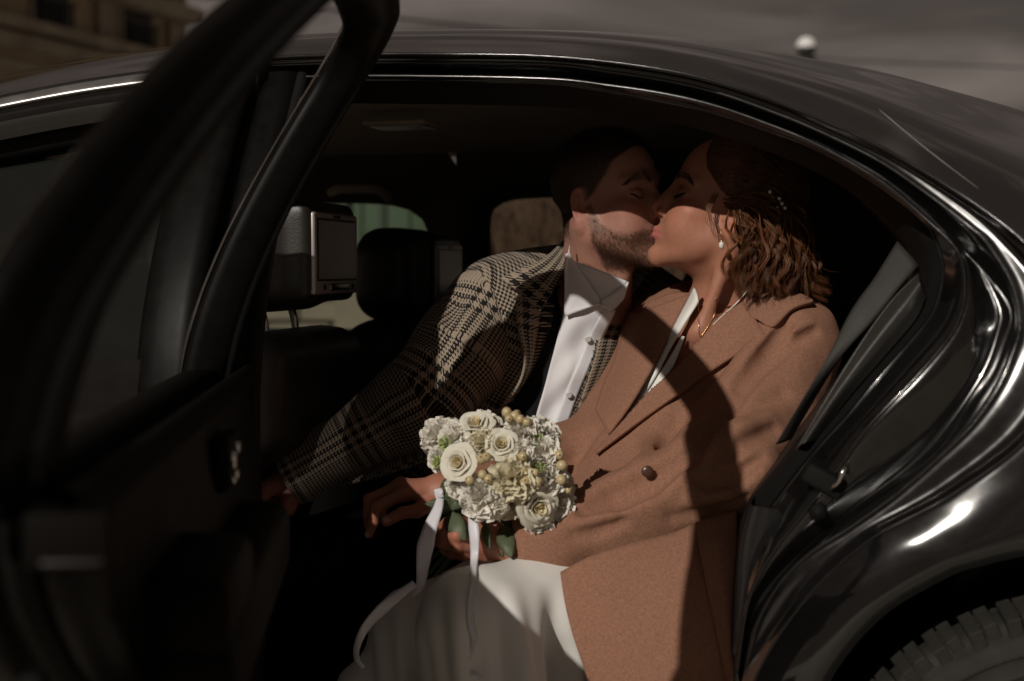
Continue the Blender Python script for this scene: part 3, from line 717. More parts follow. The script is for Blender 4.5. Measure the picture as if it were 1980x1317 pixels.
loft('lower_pillar_trim', [lt0, lt1, (lt1+lt2)/2+np.array([0, -0.006, 0]), lt2], trimblk, car, sub=4)
# headliner
lg = JC['G'][:60]; n_ = len(lg)
hx = np.linspace(-1.25, 0.56, 60)
def hz(x, v): return 1.315+0.030*math.sin(math.pi*v)-0.40*max(0, x-0.20)**1.5-0.16*max(0, -x-0.75)**1.4
rows = []
zrail = np.interp(hx, JC['G'][:70, 0], JC['G'][:70, 2])
for v in np.linspace(0, 1, 12):
    y = 0.29+v*1.23; rows.append(np.array([(x, y, hz(x, v)+(min(0.0, zr+0.046-hz(x, v)))*max(0, 1-v*5)) for x, zr in zip(hx, zrail)]))
loft('headliner', rows, linerm, car, sub=2)
# ceiling console with lamps and grab handle
for (a, b, sx, sy) in ((775, 237, 0.12, 0.10), (925, 328, 0.11, 0.10)):
    c = None
    r_ = ray(a, b); t = (1.318-CAM[2])/r_[2]; P = CAM+r_*t
    lamp = box('roof_lamp', P+np.array([0, 0, -0.004]), (sx, sy, 0.008), linerm, car, bev=0.003); box('lens', P+np.array([0, 0, -0.009]), (sx*0.8, sy*0.75, 0.004), silverp, lamp, bev=0.001)
    box('lamp_trim', P+np.array([sx*0.46, 0, -0.010]), (0.006, sy*0.9, 0.004), steel, lamp, bev=0.001)
tube('grab_handle', crv([at_y(640, 372, 1.40), at_y(660, 366, 1.36), at_y(720, 366, 1.36), at_y(742, 374, 1.38), at_y(752, 384, 1.42)], 24), 0.011, linerm, car, 8)
# far side of the cabin with two windows
YF = 1.52
def ring_panel(name, cell, hole, y, material, tk=0.03, parent=car):
    (x0, x1, z0, z1) = cell; N_ = 72; cx, cz = (hole[0]+hole[1])/2, (hole[2]+hole[3])/2; hw, hh = (hole[1]-hole[0])/2, (hole[3]-hole[2])/2
    inn, out = [], []
    for i in range(N_):
        t = 2*math.pi*i/N_; c, s = math.cos(t), math.sin(t); e_ = 5.5
        rr = (abs(c/hw)**e_+abs(s/hh)**e_)**(-1/e_); inn.append((cx+c*rr, cz+s*rr))
        k_ = min([(x1-cx)/c if c > 1e-6 else 1e9, (x0-cx)/c if c < -1e-6 else 1e9, (z1-cz)/s if s > 1e-6 else 1e9, (z0-cz)/s if s < -1e-6 else 1e9]); out.append((cx+c*k_, cz+s*k_))
    def tum(z): return -0.13*max(0, z-0.85)
    R1 = np.array([(x, y+tum(z), z) for x, z in out]); R2 = np.array([(x, y+tum(z), z) for x, z in inn]); R3 = np.array([(x, y+tk+tum(z), z) for x, z in inn])
    rows_ = [np.vstack([r, r[:1]]) for r in (R1, R2, R3)]
    o = loft(name, rows_, material, parent)
    gl = mesh('window_pane', R3+np.array([0, -0.004, 0]), [tuple(range(N_))], glassc, o, smooth=False)
    return o
wf = lambda px, py: at_y(px, py, YF-0.03)
xa, xb, xc = wf(832, 500)[0], wf(945, 430)[0], wf(1330, 430)[0]; ztop = wf(760, 392)[2]; zt2 = wf(1000, 383)[2]; zbelt = wf(700, 668)[2]; zb2 = wf(1000, 560)[2]
xm = (xa+xb)/2
ring_panel('far_front_door_trim', (-1.7, xm, 0.25, 1.33), (-1.30, xa, zbelt, ztop), YF, fartrim)
ring_panel('far_rear_door_trim', (xm, 1.1, 0.25, 1.33), (xb, xc, zb2, zt2), YF, fartrim)
box('far_door_skin', (-0.3, YF+0.18, 0.58), (3.4, 0.10, 0.62), paint, car, bev=0.02)
# floor, bulkheads, shelf
box('cabin_floor', (-0.4, 0.80, 0.21), (3.0, 1.60, 0.06), trimblk, car)
box('dashboard', (-1.38, 0.80, 0.72), (0.34, 1.45, 0.36), trimblk, car, bev=0.06)
box('rear_bulkhead', (1.06, 0.85, 0.62), (0.06, 1.6, 0.70), trimblk, car)
# rear seat
def rseat(P):
    d = rbox(P, (0.20, 0.84, 0.38), (0.34, 0.66, 0.10), 0.07)
    a_ = R_(24); rot = np.array([[math.cos(a_), 0, math.sin(a_)], [0, 1, 0], [-math.sin(a_), 0, math.cos(a_)]])
    d = smin(d, rbox(P, (0.68, 0.86, 0.72), (0.10, 0.64, 0.36), 0.07, rot), 0.04); return d
V, Q = nets(rseat, (-0.25, 0.1, 0.2), (1.05, 1.6, 1.2), 0.018); V = relax(V, Q, 1)
rs = mesh('rear_seat', V, Q, leather, car)
# bolster and belt at the rear pillar
b1 = [body(a, b, o) for a, b, o in ((1776, 530, 0.13), (1722, 585, 0.13), (1660, 672, 0.13), (1590, 785, 0.13), (1540, 870, 0.13))]
b2 = [body(a, b, o) for a, b, o in ((1790, 575, 0.10), (1768, 620, 0.10), (1700, 700, 0.10), (1640, 770, 0.10), (1580, 850, 0.10))]
b1, b2 = crv(b1, 40), crv(b2, 40); bm2 = (b1+b2)/2+np.array([-0.005, -0.035, 0.005])
loft('seat_bolster', [b1, bm2, b2], leatherg, rs, sub=8)
tube('bolster_seam', b1+np.array([0.0, -0.006, 0]), 0.002, leather, rs, 6)
l1 = crv([body(a, b, o) for a, b, o in ((1735, 466, 0.16), (1690, 538, 0.15), (1646, 600, 0.14), (1600, 690, 0.14), (1560, 760, 0.17), (1500, 860, 0.26))], 40)
l2 = crv([body(a, b, o) for a, b, o in ((1776, 512, 0.15), (1735, 560, 0.14), (1690, 618, 0.135), (1638, 676, 0.135), (1595, 740, 0.17), (1530, 850, 0.26))], 40)
loft('seat_belt', [l1, (l1+l2)/2+np.array([0, -0.004, 0]), l2], belt, car, sub=3, thick=0.0015)
# striker and bump stop on the jamb
st_ = box('striker_plate', body(1594, 930, 0.035), (0.052, 0.020, 0.026), rubber, car, rot=Matrix.Rotation(R_(28), 3, 'Y'), bev=0.006)
tube('striker_loop', crv([body(1604, 948, 0.03), body(1618, 935, 0.01), body(1634, 905, 0.01), body(1640, 912, 0.035)], 16), 0.0035, chrome, car, 8)
tube('bump_stop', [body(1586, 985, 0.055), body(1580, 992, 0.03)], 0.010, rubber, car, 10)
# front seats with headrests and screens
def front_seat(yc, dzh):
    xs = -0.475
    def back(P):
        a_ = R_(17); rot = np.array([[math.cos(a_), 0, math.sin(a_)], [0, 1, 0], [-math.sin(a_), 0, math.cos(a_)]])
        d = rbox(P, (xs-0.115, yc, 0.61), (0.072, 0.235, 0.34), 0.065, rot)
        d = smin(d, rbox(P, (xs+0.005, yc, 0.845), (0.055, 0.215, 0.10), 0.045), 0.03)
        d = smin(d, rbox(P, (xs-0.42, yc, 0.36), (0.27, 0.24, 0.09), 0.06), 0.05)
        return d
    V, Q = nets(back, (xs-0.80, yc-0.32, 0.2), (xs+0.2, yc+0.32, 1.05), 0.014); V = relax(V, Q, 2)
    s = mesh('front_seat', V, Q, leather, car)
    hc = np.array([xs-0.030, yc, 1.075+dzh])
    def hr(P):
        q = P-hc
        d = rbox(P, hc, (0.074, 0.135, 0.098), 0.058)
        d = smin(d, rbox(P, hc+np.array([0.055, 0, 0.0]), (0.05, 0.115, 0.082), 0.018), 0.01); return d
    V, Q = nets(hr, hc-0.2, hc+0.2, 0.008); V = relax(V, Q, 1); mesh('headrest', V, Q, leather, s)
    for dy in (-0.065, 0.065):
        tube('headrest_post', crv([(xs-0.02, yc+dy, 0.90), (xs-0.022, yc+dy, 0.955), (xs-0.035, yc+dy, 1.0+dzh)], 10), 0.0065, chrome, s, 10)
    fx = xs+0.074
    scr = box('headrest_screen', (fx, yc, 1.072+dzh), (0.010, 0.205, 0.132), silverp, s, bev=0.004)
    box('display', (fx+0.0055, yc, 1.078+dzh), (0.002, 0.176, 0.094), screenm, s)
    box('screen_bezel', (fx+0.0052, yc, 1.078+dzh), (0.0015, 0.184, 0.101), trimblk, s)
    box('screen_button', (fx+0.006, yc+0.01, 1.0175+dzh), (0.003, 0.09, 0.011), steel, s, bev=0.002)
    for dy in (-0.06, 0.075): box('screen_button', (fx+0.006, yc+dy, 1.0175+dzh), (0.002, 0.005, 0.009), trimblk, s)
    box('screen_emblem', (fx+0.0055, yc, 1.1325+dzh), (0.001, 0.032, 0.005), trimblk, s)
    return s
front_seat(0.43, 0.0); front_seat(1.13, -0.04)
# pillar between the doors
bp_px = [(470, 112), (500, 112), (545, 112)]
pz = np.linspace(1.36, 0.25, 40)
rowsP = []
for xo, yo in ((-0.475, 0.012), (-0.47, 0.0), (-0.40, 0.0), (-0.392, 0.03), (-0.345, 0.036), (-0.335, 0.075), (-0.36, 0.14)):
    rowsP.append(np.array([(xo, ytum(z)+yo, z) for z in pz]))
loft('centre_pillar', rowsP, door_dark, car, sub=3)
seal = np.array([(-0.337, ytum(z)+0.05, z) for z in pz]); tube('pillar_seal', seal, 0.011, rubber, car, 8)
# closed front door: bright strip, frame, pane, panel
fa = bcurve([(-900, 470), (-600, 352), (-300, 262), (-120, 214), (0, 187), (150, 158), (300, 136), (450, 117), (500, 112)], 0.0, 70)
def shift(c, dz, dy): q = c.copy(); q[:, 2] += dz; q[:, 1] += dy; return q
fd = loft('front_door', [shift(fa, -0.062, 0.004), shift(fa, -0.066, 0.02), shift(fa, -0.085, 0.035), shift(fa, -0.09, 0.06)], trimblk, car, sub=3)
loft('frame_panel', [shift(fa, -0.016, -0.001), shift(fa, -0.04, -0.003), shift(fa, -0.062, 0.004)], paint, fd, sub=3)
loft('chrome_strip', [shift(fa, -0.002, -0.001), shift(fa, -0.008, -0.007), shift(fa, -0.015, -0.013), shift(fa, -0.019, -0.012), shift(fa, -0.019, -0.003)], brushed, fd, sub=3)
gt = bcurve([(-500, 408), (-300, 377), (0, 328), (90, 313), (165, 301), (330, 275), (470, 262)], 0.022, 40); gb = gt.copy(); gb[:, 2] = 0.90; gb[:, 1] = ytum(0.90)+0.022
gm = (gt+gb)/2; gm[:, 1] = [ytum(z)+0.016 for z in gm[:, 2]]
loft('window_pane', [gt, gm, gb], glassm, fd, sub=4)
tube('pane_edge', gt, 0.0022, glassc, fd, 6)
zz_ = np.linspace(0.93, 0.22, 12)
loft('door_panel', [np.array([(x, ytum(z)-0.012*math.sin((0.93-z)*4.2), z) for x in np.linspace(-1.75, -0.47, 14)]) for z in zz_], paint, fd, sub=2)
# quarter panel and wheel arch
qa = bcurve([(2042, 540), (2070, 640), (2052, 750), (1980, 855), (1853, 949), (1777, 992), (1684, 1042), (1593, 1118), (1526, 1200), (1470, 1290), (1425, 1400)], 0.0, 90)
arch_px = [(2420, 1230), (2330, 1140), (2200, 1080), (2080, 1062), (1980, 1068), (1887, 1089), (1831, 1108), (1727, 1166), (1668, 1218), (1623, 1273), (1590, 1330), (1560, 1420)]
ar = bcurve(arch_px, -0.012, 90)
q1 = qa*0.93+ar*0.07+np.array([0, -0.003, 0]); q2 = qa*0.6+ar*0.4+np.array([0, -0.010, 0]); q3 = qa*0.15+ar*0.85+np.array([0, -0.012, 0])
ar2 = ar.copy(); ar2[:, 1] += 0.035; ar3 = ar2.copy(); ar3[:, 1] += 0.02
loft('quarter_panel', [qa, q1, q2, q3, ar, ar+np.array([0.004, 0.010, -0.006]), ar2+np.array([0.006, 0, -0.008])], paint, car, sub=5)
tube('quarter_edge', qa, 0.0016, paint, car, 8)
qr = np.array([(2.0, -0.10, z) for z in np.linspace(1.12, 0.55, 90)]); qr2 = np.array([(1.35, -0.13, z) for z in np.linspace(1.22, 0.72, 90)])
qo = np.vstack([bcurve([(2048, 555), (2064, 600), (2074, 650)], 0.0, 45), bcurve([(2074, 660), (2200, 1080), (2330, 1140), (2420, 1230)], 0.0, 45)])
loft('rear_wing', [qo, qr2, qr], paint, car, sub=4)
# wheel
wc = np.array([0.715, -0.06, 0.330]); WR = 0.332
wh = empty('wheel'); wh.parent = car
th = np.linspace(0, 2*math.pi, 97)
prof = [(0.190, 0.020), (0.205, 0.006), (0.235, -0.006), (0.255, -0.010), (0.258, -0.013), (0.262, -0.010), (0.278, -0.009), (0.281, -0.013), (0.285, -0.009), (0.297, -0.005), (0.306, 0.006), (WR-0.012, 0.022), (WR-0.010, 0.12), (WR-0.016, 0.20), (0.24, 0.225)]
loft('tyre', [np.array([(wc[0]+r*math.cos(t), wc[1]+y, wc[2]+r*math.sin(t)) for t in th]) for r, y in prof], tyrem, wh, sub=3)
loft('rim', [np.array([(wc[0]+r*math.cos(t), wc[1]+y, wc[2]+r*math.sin(t)) for t in th]) for r, y in [(0.198, 0.012), (0.190, 0.020), (0.17, 0.03), (0.10, 0.05), (0.001, 0.04)]], rimm, wh, sub=2)
# tread blocks: three rows round the tyre, the outer one notched
def tread_me(w_, l_, h_, cutn):
    A = Acc()
    if cutn:
        V, F = boxd((-l_*0.24, 0, 0), (l_*0.42, w_, h_)); A.add(V, F); V, F = boxd((l_*0.24, w_*0.04, 0), (l_*0.42, w_*0.92, h_*0.96)); A.add(V, F); V, F = boxd((0, w_*0.22, -h_*0.1), (l_*0.2, w_*0.5, h_*0.8)); A.add(V, F)
    else:
        V, F = boxd((0, 0, 0), (l_, w_, h_)); A.add(V, F)
    o = A.build('tread_block', tyrem, None, smooth=False); me = o.data; bpy.data.objects.remove(o)
    bm = bmesh.new(); bm.from_mesh(me); bmesh.ops.bevel(bm, geom=bm.edges[:], offset=0.0012, segments=1, affect='EDGES'); bm.to_mesh(me); bm.free(); return me
tm = [tread_me(0.050, 0.040, 0.030, True), tread_me(0.040, 0.036, 0.014, False)]
nb_ = 44
for i in range(nb_):
    t = 2*math.pi*i/nb_
    if math.sin(t) < -0.35: continue
    for row, (yy_, me, sk) in enumerate(((0.022, tm[0], 0.10), (0.092, tm[1], 0.35), (0.142, tm[1], -0.35))):
        tt2 = t+(0.05 if row % 2 else 0)
        rr_ = WR-0.008-(0.008 if row == 0 else 0); P = wc+np.array([math.cos(tt2)*rr_, yy_+rng.normal(0, 0.0012), math.sin(tt2)*rr_])
        o = link(bpy.data.objects.new('tread_block', me), wh)
        o.matrix_local = Matrix.Translation(P) @ Matrix.Rotation(-(tt2-math.pi/2), 4, 'Y') @ Matrix.Rotation(sk, 4, 'Z') @ Matrix.Rotation((0.30 if row == 0 else 0), 4, 'X') @ Matrix.Rotation(rng.normal(0, 0.03), 4, 'Y')
lin_r = [np.array([(wc[0]+0.012+r*math.cos(t), y, wc[2]+0.03+r*math.sin(t)) for t in np.linspace(-0.3, math.pi+0.3, 60)]) for r, y in ((0.375, -0.085), (0.385, 0.04), (0.38, 0.22), (0.1, 0.24))]
loft('wheel_housing', lin_r, rubber, car, sub=2)
# sill
loft('sill', [np.array([(x, y, z) for x in np.linspace(-1.9, 0.42, 20)]) for y, z in ((-0.02, 0.37), (-0.08, 0.37), (-0.11, 0.34), (-0.12, 0.26), (-0.07, 0.19))], paint, car, sub=3)
loft('sill_trim', [np.array([(x, y, z) for x in np.linspace(-0.4, 0.5, 20)]) for y, z in ((-0.022, 0.372), (0.06, 0.372), (0.10, 0.33), (0.12, 0.24))], trimblk, car, sub=2)
loft('rear_window', [np.array([(x, y, z) for y in np.linspace(0.22, 1.48, 12)]) for x, z in ((0.86, 1.245), (1.15, 1.15), (1.50, 1.01))], glassd, car, sub=3)
loft('boot_lid', [np.array([(x, y, z) for y in np.linspace(-0.08, 1.78, 16)]) for x, z in ((1.48, 1.005), (1.75, 0.995), (2.0, 0.97), (2.05, 0.80), (2.05, 0.45))], paint, car, sub=3)
# front end: windscreen, bonnet, wing
wsx = [np.array([(x0+0.0, y, z0) for y in np.linspace(0.2, 1.6, 12)]) for x0, z0 in ((-1.28, 1.33), (-1.62, 1.15), (-1.98, 0.95))]
loft('windscreen', wsx, glassw, car, sub=3)
loft('bonnet', [np.array([(x, y, 0.93-0.10*((y-0.9)/0.9)**2-0.07*(-x-1.95)) for y in np.linspace(0.02, 1.78, 16)]) for x in (-1.95, -2.4, -2.9)], paint, car, sub=3)
loft('front_wing', [np.array([(x, -0.11, z) for x in np.linspace(-2.9, -1.75, 14)]) for z in (0.83, 0.6, 0.35)], paint, car, sub=2)

# ------------------------------------------------------------------ open rear door (shaped closed, then swung on its hinges)
DOOR_A = R_(72.0); HX, HY = -0.40, -0.10
def swing(P):
    P = np.array(P, float); s = P.shape; P = P.reshape(-1, 3).copy(); c, n_ = math.cos(-DOOR_A), math.sin(-DOOR_A)
    dx, dy = P[:, 0]-HX, P[:, 1]-HY; P[:, 0] = HX+dx*c-dy*n_; P[:, 1] = HY+dx*n_+dy*c; return P.reshape(s)
def door_loft(name, rows_, material, parent, sub=1): return loft(name, [swing(r) for r in rows_], material, parent, sub)
up = JC['A'][:, [0, 2]]; iz = int(np.argmax(up[:, 0]))                      # rear-most point of the outline
ZB = 0.905
outl = [(HX, ZB), (HX, 1.15), (HX+0.004, 1.30)]+[tuple(q) for q in up[4:] if q[1] > ZB]
o2 = crv(outl, 140, smooth=False); o2[:, 1] += 0.030*np.clip((o2[:, 1]-1.1)/0.2, 0, 1)
k_ = np.ones(9)/9
for c in (0, 1): o2[4:-4, c] = np.convolve(o2[:, c], k_, 'valid')
T = np.gradient(o2, axis=0); T /= np.linalg.norm(T, axis=1, keepdims=True); Nn = np.stack([T[:, 1], -T[:, 0]], 1)   # towards the window
fw_ = np.interp(o2[:, 0], [-0.38, 0.2, 0.45, 0.6], [0.66, 0.66, 0.95, 1.45])[:, None]
def fr_row(inw, y): q = o2+Nn*(inw*fw_); return np.array([(x, ytum(z)+y, z) for x, z in q])
dz_lo = 0.335
xr_z = lambda z: float(np.interp(z, up[iz:][::-1, 1], up[iz:][::-1, 0]))
zs = np.linspace(ZB, dz_lo, 26)
def skin_row(z, yo, back, n_=26): return np.array([(x, ytum(z)+yo, z) for x in np.linspace(HX+0.004, xr_z(z)-back, n_)])
door = door_loft('rear_door', [skin_row(z, -0.004-0.020*math.sin((ZB-z)*4.6), 0.004) for z in zs], paint, car, 2)
door_loft('window_frame', [fr_row(0.004, 0.0), fr_row(0.0, 0.004), fr_row(0.002, 0.020), fr_row(0.014, 0.026), fr_row(0.020, 0.050), fr_row(0.034, 0.056), fr_row(0.052, 0.050), fr_row(0.058, 0.020), fr_row(0.052, 0.004), fr_row(0.004, 0.0)], door_dark, door, 2)
door_loft('frame_seal', [fr_row(0.022, 0.0505), fr_row(0.026, 0.062), fr_row(0.036, 0.064), fr_row(0.042, 0.054)], rubber, door, 3)
door_loft('frame_moulding', [fr_row(0.0035, -0.002), fr_row(0.010, -0.006), fr_row(0.018, -0.002)], chrome, door, 2)
# shut face at the rear edge, inner trim, top of the door
er = lambda back, yo: np.array([(xr_z(z)-back, ytum(z)+yo, z) for z in zs])
door_loft('shut_face', [er(0.004, -0.006), er(0.0, 0.004), er(0.004, 0.030), er(0.022, 0.036), er(0.026, 0.062), er(0.012, 0.068), er(0.014, 0.085), er(0.03, 0.098)], door_dark, door, 3)
door_loft('shut_seal', [er(0.018, 0.040), er(0.006, 0.050), er(0.018, 0.060)], rubber, door, 4)
tw = lambda z: 0.098+0.012*math.sin((z-0.35)*6)-0.4*max(0, z-0.80)*0.25
trim = door_loft('door_trim', [np.array([(x, ytum(z)+tw(z), z) for x in np.linspace(HX+0.005, xr_z(z)-0.025, 30)]) for z in np.linspace(ZB+0.015, dz_lo+0.01, 30)], door_trim_m, door, 2)
bl = [np.array([(x, y+ytum(ZB), z) for x in np.linspace(HX+0.004, xr_z(ZB)-0.006, 30)]) for y, z in ((0.010, ZB), (0.004, ZB+0.012), (0.045, ZB+0.014), (0.050, ZB-0.02), (0.075, ZB-0.02), (0.080, ZB+0.018), (0.092, ZB+0.014), (0.100, ZB+0.002))]
door_loft('belt_rail', bl, door_trim_m, door, 2)
# quarter divider and its fixed pane
xd = 0.52; zt_ = float(np.interp(xd, up[:iz, 0], up[:iz, 1]))-0.03
dv = lambda dx, y: np.array([(xd+dx-0.05*(z-ZB), ytum(z)+y, z) for z in np.linspace(ZB-0.01, zt_, 14)])
door_loft('quarter_divider', [dv(0, 0.012), dv(0, 0.045), dv(0.022, 0.05), dv(0.026, 0.03), dv(0.022, 0.010), dv(0, 0.012)], door_trim_m, door, 2)
qpz = [q for q in (o2+Nn*0.045) if q[0] > xd+0.02 and q[1] > ZB]
qpoly = np.array([(xd+0.01-0.05*(z-ZB), ytum(z)+0.03, z) for z in (zt_-0.01, ZB)]+[(x, ytum(z)+0.03, z) for x, z in qpz[::-1]])
mesh('quarter_pane', swing(qpoly), [tuple(range(len(qpoly)))], glassc, door, smooth=False)
def dbox(name, c, s, material, parent, bev=0.004, rz=0.0):
    V, F = boxd(c, s); o = mesh(name, V, F, material, parent, smooth=False)
    bm = bmesh.new(); bm.from_mesh(o.data); bmesh.ops.bevel(bm, geom=bm.edges[:], offset=bev, segments=3, affect='EDGES', profile=0.5)
    for f in bm.faces: f.smooth = True
    for v in bm.verts: v.co = swing(np.array(v.co))
    bm.to_mesh(o.data); bm.free(); return o
dbox('armrest', (0.15, 0.002, 0.745), (0.62, 0.075, 0.085), door_trim_m, door, 0.022)
dbox('door_pocket', (0.10, 0.0, 0.47), (0.66, 0.05, 0.14), door_trim_m, door, 0.02)
dbox('pull_handle', (0.36, 0.002, 0.800), (0.20, 0.070, 0.060), door_trim_m, door, 0.016)
zl = 0.895; xl = xr_z(zl)
lt = dbox('latch', (xl-0.010, ytum(zl)+0.085, zl), (0.030, 0.050, 0.034), door_trim_m, door, 0.004)
dbox('latch_plate', (xl+0.004, ytum(zl)+0.088, zl-0.012), (0.005, 0.036, 0.004), trimsteel, door, 0.002)
dbox('child_lock', (xl-0.055, ytum(0.80)+0.055, 0.795), (0.02, 0.014, 0.018), rubber, door, 0.003)
dbox('red_reflector', (0.44, -0.004, 0.775), (0.012, 0.026, 0.034), redl, door, 0.004)
sp = dbox('switch_panel', (-0.02, -0.018, 0.850), (0.10, 0.018, 0.055), door_trim_m, door, 0.007)
for i, (dx, dzz, w_, h_) in enumerate(((-0.02, 0.012, 0.03, 0.012), (0.02, 0.004, 0.03, 0.018), (0.0, -0.014, 0.02, 0.010), (0.03, -0.016, 0.014, 0.008))):
    dbox('switch', (-0.02+dx, -0.008, 0.850+dzz), (w_, 0.008, h_), chrome, door, 0.002)
# ------------------------------------------------------------------ people
man = empty('person', 'bearded man in grey checked wool coat and white shirt kissing the woman', 'person')
woman = empty('person', 'woman with wavy brown hair in camel coat over white dress, eyes closed', 'person')

def cone_strands(name, P, N, D, L, r, colr, mat_, parent, bend=0.5, sag=None, jit=0.25):
    """short hairs: 3-sided spikes bent from the skin normal N towards D"""
    n = len(P); J = rng.normal(0, jit, (n, 3))
    d0 = N*(1-bend)+D*bend+J; d0 /= np.linalg.norm(d0, axis=1, keepdims=True)
    d1 = N*max(0, (0.75-bend))+D*(bend+0.35)+J*1.3; d1 /= np.linalg.norm(d1, axis=1, keepdims=True)
    L = np.broadcast_to(L, (n,))[:, None]
    p0 = P-N*0.0008; p1 = P+d0*L*0.5; p2 = p1+d1*L*0.5
    a = np.cross(d0, np.array([0.3, 0.5, 0.8])); a /= np.linalg.norm(a, axis=1, keepdims=True); b = np.cross(d0, a)
    V = []
    for q, k in ((p0, 1.0), (p1, 0.75)):
        for t in (0, 2.094, 4.189): V.append(q+r*k*(math.cos(t)*a+math.sin(t)*b))
    V.append(p2); V = np.stack(V, 1).reshape(-1, 3); o = (np.arange(n)*7)[:, None]
    F = []
    for i in range(3):
        j = (i+1) % 3
        F += [np.hstack([o+i, o+j, o+3+j]), np.hstack([o+i, o+3+j, o+3+i]), np.hstack([o+3+i, o+3+j, o+6])]
    F = np.vstack(F)
    C = np.repeat(np.asarray(colr)*(1+rng.normal(0, 0.25, (n, 1))).clip(0.3, 2), 7, axis=0)
    return mesh(name, V, F, mat_, parent, col=C)

def axis_uv(V, pts, u0=0.0):
    """cloth coordinates along and around a limb"""
    pts = np.asarray(pts); best = np.full(len(V), 1e9); uv = np.zeros((len(V), 2)); s0 = 0
    ref = UPV
    for i in range(len(pts)-1):
        ab = pts[i+1]-pts[i]; L = np.linalg.norm(ab); t = np.clip((V-pts[i])@ab/L**2, 0, 1)
        q = V-pts[i]-t[:, None]*ab; d = np.linalg.norm(q, axis=1); T = ab/L
        n1 = -FWD-T*(-FWD@T); n1 /= np.linalg.norm(n1); n2 = np.cross(T, n1)
        ang = np.arctan2(q@n2, q@n1); m = d < best
        uv[m] = np.stack([ang*0.068+u0, s0+t*L], 1)[m]; best = np.minimum(best, d); s0 += L
    return uv

def cloth_noise(V, N, amp, f, seed=0, stretch=None):
    P = V*f+seed
    if stretch is not None:
        ax = np.asarray(stretch[0]); ax = ax/np.linalg.norm(ax); P = P-np.outer((V@ax)*f*stretch[1], ax)
    return V+N*(amp*vnoise(P)+0.4*amp*vnoise(P*2.1+3))[:, None]

def cut(V, Q, poly):
    pp = to_px(V); ins = inpoly(pp[:, :2], poly); N = vnormals(V, Q); view = V-CAM
    front = (N*view).sum(1) < 0
    bad = (ins & front)[Q].all(1)
    return Q[~bad]

# ---------------------------------------------------------------- woman: body
w_nb = cpw(1396, 618, 2.225)                                # base of the neck
w_sl, w_sr = cpw(1522, 674, 2.185), cpw(1288, 650, 2.37)     # shoulders
def w_torso(P):
    d = cap(P, cpw(1375, 720, 2.262), cpw(1300, 920, 2.245), 0.117, 0.112)
    d = smin(d, cap(P, w_sr, w_sl, 0.042, 0.042), 0.07)
    return d
def w_body(P):
    d = HW.sdf(P)
    d = smin(d, cap(P, HW.pt(0, -2.2, -4.5), w_nb, 0.049, 0.050), 0.022)
    d = smin(d, cap(P, HW.pt(-5.2, -3.0, -4.8), cpw(1352, 640, 2.145), 0.010, 0.011), 0.026)   # neck tendon
    d = smin(d, w_torso(P), 0.05)
    d = smin(d, chain(P, [cpw(1346, 642, 2.150), cpw(1400, 628, 2.150), cpw(1470, 632, 2.16)], [0.007, 0.007, 0.006]), 0.025)  # collar bone
    return d
V, Q = nets(w_body, cpw(1400, 500, 2.2)-np.array([0.2, 0.19, 0.26]), cpw(1400, 500, 2.2)+np.array([0.2, 0.2, 0.25]), 0.0023)
V = relax(V, Q, 1, 0.4); C, L = skin_colour(HW, V, SK_W)
def blend(C, m, col, a): m = np.clip(m, 0, 1)[:, None]*a; C[:] = C*(1-m)+np.array(col)*m
x_, y_, z_ = np.abs(L[:, 0]), L[:, 1], L[:, 2]
blend(C, np.exp(-(((x_-3.1)/1.7)**2+((y_-7)/1.6)**2+((z_-0.35)/0.75)**2)), (0.20, 0.075, 0.075), 0.75)     # eye shadow
wV, wQ, wC = [V], [Q], [C]

# hands are chains of joints; every finger rounded and separate
def hand_sdf(P, wrist, rw, mcps, fingers, thumb, k=0.010):
    d = None
    for m_, r_ in mcps:
        c = cap(P, wrist, m_, rw*0.62, r_); d = c if d is None else smin(d, c, k*1.2)
    for i in range(len(mcps)-1): d = smin(d, cap(P, mcps[i][0], mcps[i+1][0], mcps[i][1]*0.8), k*0.8)
    d = smin(d, sph(P, wrist, rw), k*1.5)
    for f, (m_, r_) in zip(fingers, mcps):
        pts = [m_]+[q for q, _ in f]; rs = [r_]+[r for _, r in f]
        fd = chain(P, pts, rs, 0.002)
        for q, r in f[:-1]: fd = smin(fd, sph(P, q, r*1.07), 0.003)
        d = smin(d, fd, 0.0045)
    tp = [q for q, _ in thumb]; tr = [r for _, r in thumb]
    d = smin(d, chain(P, tp, tr, 0.003), 0.008)
    return d
def fin(*l): return [(cp(a, b, c), r) for a, b, c, r in l]
# right hand resting on the man's knee
wr_w = cpw(856, 948, 2.135)
wr_m = fin((776, 956, 2.105, 0.0105), (770, 944, 2.125, 0.0110), (774, 938, 2.148, 0.0105), (784, 938, 2.168, 0.0095))
wr_f = [fin((727, 981, 2.095, 0.0086), (722, 1009, 2.10, 0.0076), (714, 1033, 2.106, 0.0062)),
        fin((714, 966, 2.120, 0.0086), (712, 996, 2.126, 0.0076), (712, 1016, 2.132, 0.0064)),
        fin((722, 964, 2.150, 0.0084), (720, 990, 2.158, 0.0074), (722, 1006, 2.162, 0.0062)),
        fin((740, 962, 2.172, 0.0074), (738, 982, 2.178, 0.0066), (740, 994, 2.18, 0.0056))]
wr_t = fin((836, 972, 2.118, 0.0135), (806, 988, 2.095, 0.0108), (777, 992, 2.080, 0.0090), (747, 1008, 2.072, 0.0080))
